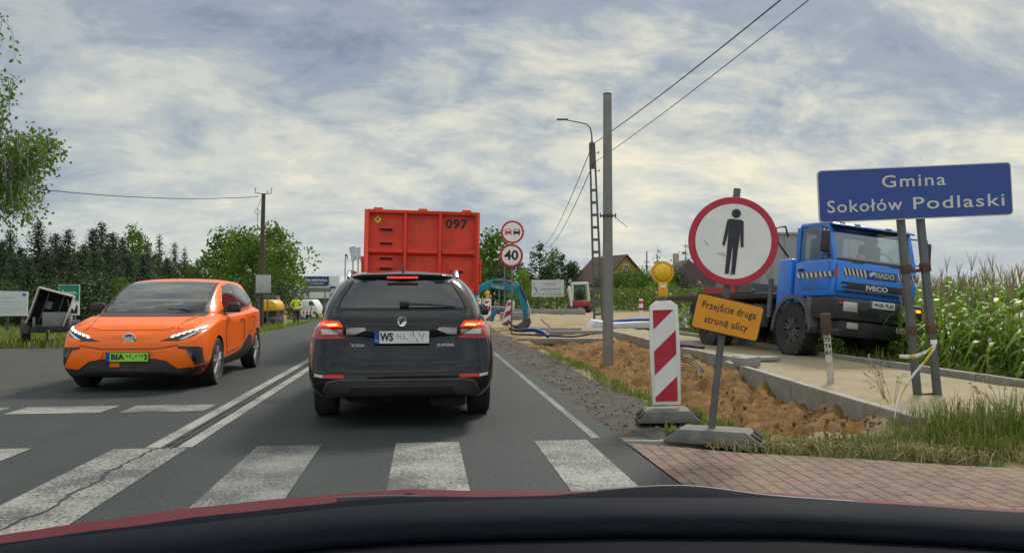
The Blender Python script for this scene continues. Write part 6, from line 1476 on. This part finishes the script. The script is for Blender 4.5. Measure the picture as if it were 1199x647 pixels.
# ------------------------------------------------------------------ blue digger arm beside the black car
m_dblue = mat('digger_blue', (.004, .20, .28, 1), .45, dirt=(.05, .16, .20, 1), damt=.4); m_dgrey = mat('digger_grey', (.05, .05, .05, 1), .7, dirt=(.16, .13, .09, 1), damt=.6)
t, P = stand('excavator', 'blue excavator working behind the black car, boom bent over and bucket on the ground', 'excavator', 540, 30, -.12)
b = px_prism(P, [(548, 350), (551, 343), (560, 335), (571, 328.4), (576, 327.6), (600, 331.5), (607, 334), (607, 341), (600, 342), (575, 337.2), (566, 340), (556, 348), (551, 352)], -.14, .14); bm = b.build('boom', m_dblue, t, bevel=.03)
x_, z_ = P(583, 336); lettering('KOBELCO', .13, (x_, -.155, z_), m_sletter, bm, rot=rotm(0, R(9), 0), bold=.003, width=.46)
b = px_prism(P, [(602, 330), (606, 330.5), (611, 337), (614, 346), (617.5, 360), (618.5, 371), (613, 372.5), (611.5, 362), (607, 350), (603, 341)], -.11, .11); b.build('dipper_arm', m_dblue, t, bevel=.025)
b = MB(); b.tube([(*[P(609, 334)[0]], -.16, P(609, 334)[1]), (P(617, 352)[0], -.16, P(617, 352)[1])], .045, 8); b.tube([(P(617, 352)[0], -.16, P(617, 352)[1]), (P(621, 368)[0], -.16, P(621, 368)[1])], .028, 8, 1); b.build('bucket_ram', [m_dgrey, m_chrome], t)
b = MB(); b.tube([(P(577, 329)[0], -.16, P(577, 329)[1]), (P(590, 328.3)[0], -.16, P(590, 328.3)[1]), (P(600, 331)[0], -.16, P(600, 331)[1])], [.05, .05, .03], 8); b.build('arm_ram', m_dgrey, t)
b = px_prism(P, [(594, 374), (597, 380), (603, 384), (611, 384.5), (619, 382.5), (622, 376), (620, 371), (613, 371.5), (612, 376), (606, 380), (600, 379.5), (596, 373.5)], -.42, .42); b.build('bucket', m_dgrey, t, bevel=.02)
b = MB(); b.prism([(-1.6, .75), (.35, .75), (.55, 1.0), (.55, 1.35), (-.2, 1.45), (-1.6, 1.45)], -.2, 1.5, 'y'); b.build('upper_body', m_dblue, t, bevel=.08)
b = MB(); b.prism([(-.55, 1.4), (.4, 1.4), (.35, 2.45), (-.5, 2.5)], .5, 1.45, 'y'); b.build('cab', m_glass, t, bevel=.06)
for y in (0.0, 1.35):
    b = MB(); b.prism([(-1.5, .15), (-1.3, 0), (.6, 0), (.8, .15), (.8, .5), (.6, .62), (-1.3, .62), (-1.5, .5)], y - .2, y + .2, 'y'); b.build('track', m_tyre, t, bevel=.03)

# ------------------------------------------------------------------ white mini digger
m_mred = mat('digger_red', (.30, .02, .03, 1), .45); m_cabw = mat('cab_white', (.55, .54, .50, 1), .5)
t, P = stand('mini_digger', 'white and dark red mini digger with a tall glazed cab standing beyond the sand yard', 'digger', 678, 57, .02)
b = px_prism(P, [(668, 332), (670, 330.4), (687, 330), (688.3, 331.5), (688, 333.2), (668.5, 333.6)], -.7, .7); b.build('cab_roof', m_cabw, t, bevel=.05)
for xs in ((668.5, 671, 670, 668), (686, 688.3, 689.6, 687.4)):
    for y in (-.66, .6): b = px_prism(P, [(xs[0], 333), (xs[1], 333), (xs[2] + .6, 352), (xs[3] + .6, 352)], y, y + .08); b.build('cab_pillar', m_cabw, t)
b = px_prism(P, [(670.5, 333.2), (686.2, 333), (687.4, 351), (671.6, 351.5)], -.62, -.6); b.build('windscreen', m_clear, t)
b = px_prism(P, [(670.5, 333.2), (686.2, 333), (687.4, 351), (671.6, 351.5)], .60, .62); b.build('rear_window', m_clear, t)
b = px_prism(P, [(675, 350), (675, 341), (677, 338), (681, 338), (683, 341), (683, 350)], .0, .25); b.build('cab_seat', m_int, t, bevel=.05)
b = px_prism(P, [(667, 359.5), (668, 352), (688, 351.5), (689.8, 355), (689.5, 359)], -.75, .9); b.build('body', m_mred, t, bevel=.08)
for s in (670, 688): 
    b = MB(); x_ = P(s, 0)[0]; b.prism([(-.9, .1), (-.75, 0), (.75, 0), (.9, .1), (.9, .28), (.75, .38), (-.75, .38), (-.9, .28)], x_ - .14, x_ + .14, 'x'); b.build('track', m_tyre, t, bevel=.02)
b = MB(); b.tube([(P(668, 0)[0], -.8, P(0, 356)[1]), (P(665, 0)[0], -1.3, P(0, 342)[1]), (P(664.5, 0)[0], -1.6, P(0, 336)[1]), (P(666, 0)[0], -1.9, P(0, 348)[1]), (P(667, 0)[0], -1.9, P(0, 358)[1])], [.1, .12, .1, .09, .07], 6); b.build('boom', m_cabw, t)
b = MB(); b.prism([(-1.95, .05), (-1.7, .05), (-1.65, .4), (-1.95, .45)], P(665.5, 0)[0], P(669, 0)[0], 'x'); b.build('bucket', m_dgrey, t)
b = px_prism(P, [(688, 364), (688, 357.6), (694, 357), (695.5, 358.5), (695.5, 364)], -.9, -.8); b.build('dozer_blade', m_dgrey, t)

# ------------------------------------------------------------------ information board, green sign, lamp mast
t, P = stand('info_board', 'white building-site information board on two dark posts beside the bright young tree', 'info board', 641, 58, -.1)
b = px_prism(P, [(622.5, 327.5), (660.5, 327.5), (660.5, 347.3), (622.5, 347.3)], -.03, .02); bo = b.build('board', mat('info_white', (.50, .50, .47, 1), .6, var=.06), t)
m_print = mat('grey_print', (.16, .16, .17, 1), .7)
for y, x0, x1, h in ((329.6, 640, 657, .6), (332.2, 636, 652, 1.3), (335, 638, 651, .5), (338.3, 633, 657, 1.5), (341.4, 637, 655, .5), (344.4, 625, 658, 1.1)):
    b = MB(); n_ = 7
    for i in range(n_):
        a = x0 + (x1 - x0) * i / n_; c_ = a + (x1 - x0) / n_ * .72; p0, p1 = P(a, y + h / 2), P(c_, y - h / 2); b.add([(p0[0], -.033, p0[1]), (p1[0], -.033, p0[1]), (p1[0], -.033, p1[1]), (p0[0], -.033, p1[1])], [(0, 1, 2, 3)])
    b.build('print_line', m_print, bo, smooth=None, fixn=False)
b = px_prism(P, [(624.5, 330), (625.2, 330), (626, 336), (629, 338.5), (629.5, 343), (628.5, 343), (627.5, 339.4), (625, 337)], -.036, -.031); b.build('route_drawing', m_print, bo, smooth=None)
for x in (630, 652):
    b = MB(); b.cyl((P(x, 0)[0], .06, 0), (P(x, 0)[0], .06, P(x, 330)[1]), .05, n=8); b.build('post', m_wood, t)
t, P = stand('green_sign', 'small green direction sign above the blue excavator boom', 'road sign', 585, 60, -.2)
b = px_prism(P, [(576.5, 325), (592.5, 325), (592.5, 333.5), (576.5, 333.5)], -.02, .02); bo = b.build('board', m_sgreen, t)
b = px_prism(P, [(577.5, 328.6), (591.5, 328.6), (591.5, 329.4), (577.5, 329.4)], -.026, -.021); b.build('board_line', m_swhite, bo)
for x in (584.5, 591):
    b = MB(); b.cyl((P(x, 0)[0], .05, 0), (P(x, 0)[0], .05, P(x, 326 if x < 588 else 312)[1]), .06, n=8); b.build('post', m_steel, t)

# ------------------------------------------------------------------ site clutter on the right
def lie(name, label, cat, pts, r, m, n=8, group=None):
    P3 = [at_d(*p_) if len(p_) == 3 else None for p_ in pts]; o = P3[0].copy(); b = MB(); b.tube([q_ - o for q_ in P3], r, n); ob = b.build(name, m, smooth=60); ob.location = o; return tag(ob, label, cat, group)
m_pipe = mat('blue_pipe', (.012, .04, .24, 1), .45); m_hose = mat('black_pipe', (.02, .02, .022, 1), .5)
lie('cable_duct', 'blue plastic cable duct sticking out of the sand by the excavator bucket', 'pipe', curve([(610, 386.5, 23.5), (624, 386, 23.4), (634, 388.5, 23.2), (642, 393.5, 23.0)], 12), .06, m_pipe)
lie('hose', 'black hose end lying in front of the blue cable duct', 'hose', curve([(597, 384, 24.6), (604, 386.5, 24.2), (613, 386.6, 23.8)], 8), .045, m_hose)
lie('blue_pipe', 'long blue pipe lying on the pale sheet behind the guide board', 'pipe', curve([(714, 376.5, 30), (740, 374.5, 29.6), (775, 373.8, 29.2), (835, 372.5, 28.5)], 14), .05, m_pipe)
lie('blue_hose', 'short blue hose curving up beside the lamp-topped far guide board', 'hose', curve([(575, 376, 34), (577.5, 368, 34), (583, 361, 34)], 8), .10, mat('hose_blue', (.03, .12, .26, 1), .5))
for i, (pts, lab) in enumerate([([(634, 374, 27), (640, 379, 26.6), (648, 386, 26)], 'grey cable bent out of the ground left of the concrete slabs'), ([(600, 391, 24), (630, 392, 23), (668, 394, 22), (690, 391, 22)], 'thin black cable lying along the sand edge')]):
    lie('cable', lab, 'cable', curve(pts, 10), .025, m_steel_d if i == 0 else m_hose)
for i in range(3): lie('cable', 'black cable looping out of the trench wall behind the near guide board', 'cable', curve([(790, 418 + i * 2, 14.2), (806, 419 + i * 2.5, 13.9), (818, 426 + i * 3, 13.6), (825, 436 + i * 2, 13.4)], 10), .012, m_hose, group='cables in the trench wall')
for i in range(6):
    y = 399 + i * .9; lie('black_duct', 'straight black duct in the small bundle behind the near guide board', 'pipe', [(783 + i * 2, y, 17.4 - i * .12), (812 + i * 2.4, y + 3.2, 16.8 - i * .12)], .035, m_hose, 6, 'bundle of black ducts on the path')
t, P = stand('sheeting', 'pale sheet laid over pallets behind the concrete pole', 'sheeting', 745, 29.5, .0); b = MB(); P3 = [(690, 384), (697, 374.5), (716, 377.5), (760, 375.5), (812, 373), (815, 384)]
b.prism([P(*p_) for p_ in P3], -.3, 1.6, 'y'); b.build('sheet', mat('sheet_white', (.50, .53, .55, 1), .6, var=.1, bump=.2), t, bevel=.05)
t, P = stand('site_post', 'short white post with red bands standing on the pale sheet', 'post', 750.5, 33, .05); b = MB(); x_ = 0; b.cyl((0, 0, 0), (0, 0, P(0, 349.6)[1]), .10, .085, 12); po = b.build('post', m_swhite, t)
for y0, y1 in ((352, 355), (360, 363)):
    b = MB(); z0_, z1_ = P(0, y1)[1], P(0, y0)[1]; b.lathe([(.1, z0_), (.104, z0_), (.104, z1_), (.1, z1_)], 16, 'z', closed=True); b.build('band', m_sred, po)
def slab(label, px, d, w_, dp, h, rz, z=None):
    q_ = at_d(px, 345, d); z = hr(q_.x, q_.y) if z is None else z
    t_ = thing('concrete_slab', label, 'concrete slab', (q_.x, q_.y, z), rz, 'concrete slabs and edging stones'); b = MB(); b.box(0, 0, h / 2, w_, dp, h); b.build('slab', m_conc, t_, bevel=.012); return t_
slab('long low grey concrete edging slab by the bent cable, nearer the road', 655, 26, 1.4, .25, .22, R(-3)); slab('grey concrete slab right behind the long one by the bent cable', 672, 25.2, 2.4, .25, .14, R(-3)); slab('lowest long concrete slab bordering the sand yard before the trench', 660, 22.6, 2.6, .3, .16, R(-4))
slab('loose concrete stone standing in the gap of the path edging', 874, 12.6, .5, .22, .16, R(40), .12); slab('loose concrete stone lying flat behind the gap of the path edging', 888, 13.8, .7, .3, .07, R(15), .12); slab('small broken concrete stone at the corner of the path edging', 865, 13.2, .35, .2, .14, R(70), .12); slab('pale concrete block beyond the blue pipe', 818, 40, 1.6, .6, .55, R(10)); slab('flat concrete piece on the far sand left of the info board posts', 603, 40, 1.5, .5, .35, R(-8)); slab('low concrete kerb stones at the far edge of the sand yard', 640, 52, 5, .4, .35, R(-5))
t, P = stand('site_netting', 'roll of dark fence netting on stakes behind the far guide boards', 'netting', 590, 50, -.1); b = MB(); b.tube([(-1.6, 0, .3), (-.5, .1, .42), (.6, 0, .3)], .25, 8); b.build('roll', m_dgrey, t)

# ------------------------------------------------------------------ far houses, grey hall, mast
m_hyel = mat('house_yellow', (.42, .27, .05, 1), .9, var=.08); m_rbrown = mat('roof_brown', (.085, .04, .03, 1), .85, var=.2); m_rdark = mat('roof_dark', (.06, .038, .036, 1), .85, var=.2); m_hbeige = mat('house_beige', (.40, .35, .25, 1), .9)
def house(label, px, d, ground, Wd, Ln, eave, ridge, rz, mw, mr_, wins, roofover=.4, hip=0.0):
    q_ = at_d(px, 345, d); t = thing('house', label, 'house', (q_.x, q_.y, ground), rz)
    b = MB(); b.prism([(-Wd / 2, 0), (Wd / 2, 0), (Wd / 2, eave), (0, ridge - .15), (-Wd / 2, eave)] if not hip else [(-Wd / 2, 0), (Wd / 2, 0), (Wd / 2, eave), (-Wd / 2, eave)], 0, Ln, 'y'); b.build('wall', mw, t, smooth=None)
    sl = (ridge - eave) / (Wd / 2); ro = MB(); x1 = Wd / 2 + roofover; z1_ = eave - sl * roofover
    if hip:
        vs = [(-x1, -roofover, z1_), (x1, -roofover, z1_), (x1, Ln + roofover, z1_), (-x1, Ln + roofover, z1_), (0, hip, ridge), (0, Ln - hip, ridge)]; ro.add(vs, [(0, 1, 4), (1, 2, 5, 4), (2, 3, 5), (3, 0, 4, 5), (0, 3, 2, 1)])
    else:
        for s in (-1, 1): ro.prism([(0, ridge), (s * x1, z1_), (s * x1, z1_ - .18), (0, ridge - .2)], -.4, Ln + .4, 'y')
    r_ = ro.build('roof', mr_, t, smooth=None)
    b = MB(); b.box(-Wd * .12, Ln * .45, ridge + .2, .6, .6, 1.2); b.build('chimney', m_hbeige, r_)
    for x, z, w_, h in wins:
        b = MB(); b.box(x, -.02, z, w_, .1, h); w0 = b.build('window', m_swhite, t, bevel=.01); b = MB(); b.box(x, -.08, z, w_ - .16, .03, h - .16); b.build('pane', m_glass, w0)
    return t
house('yellow gabled house with a brown roof half hidden by green bushes', 733, 108, -.3, 7.4, 9, 3.3, 7.0, R(16), m_hyel, m_rbrown, [(-1.6, 4.1, 1.0, .9), (1.4, 4.1, 1.0, .9), (0, 5.4, .8, .5), (-2, 1.6, 1.2, 1.2), (1.8, 1.6, 1.2, 1.2)])
house('low beige house under a steep dark brown roof left of the round sign', 812, 92, -.2, 7.6, 10, 2.2, 5.6, R(-4), m_hbeige, m_rdark, [(-2.2, 1.3, .9, 1.1), (-.8, 1.3, .9, 1.1), (.8, 1.3, .9, 1.1), (2.4, 1.3, .9, 1.1)], hip=2.0)
q_ = at_d(950, 345, 62); t = thing('hall', 'plain grey sheet-metal hall behind the blue truck', 'hall', (q_.x, q_.y, -.3), -R(6)); hz_ = at_d(950, 274, 62).z + .3
b = MB(); b.box(0, 6, hz_ / 2, 8.5, 12, hz_); b.build('wall', mat('sheet_grey', (.24, .25, .255, 1), .6, var=.05), t, smooth=None)
b = MB(); b.box(0, 6, hz_ + .08, 8.8, 12.3, .14); b.build('roof', mat('roof_grey', (.28, .29, .29, 1), .6), t, smooth=None)
for i in range(9): 
    b = MB(); b.box(-4 + i, -.03, hz_ / 2, .08, .06, hz_ - .1); b.build('wall_rib', MATS['sheet_grey'], t)
t, P = stand('mast', 'thin bare mast between the sparse conifers', 'mast', 757.5, 104, -.3); b = MB(); b.cyl((0, 0, 0), (0, 0, P(0, 294)[1]), .12, .08, 8); b.build('pole', m_steel, t)
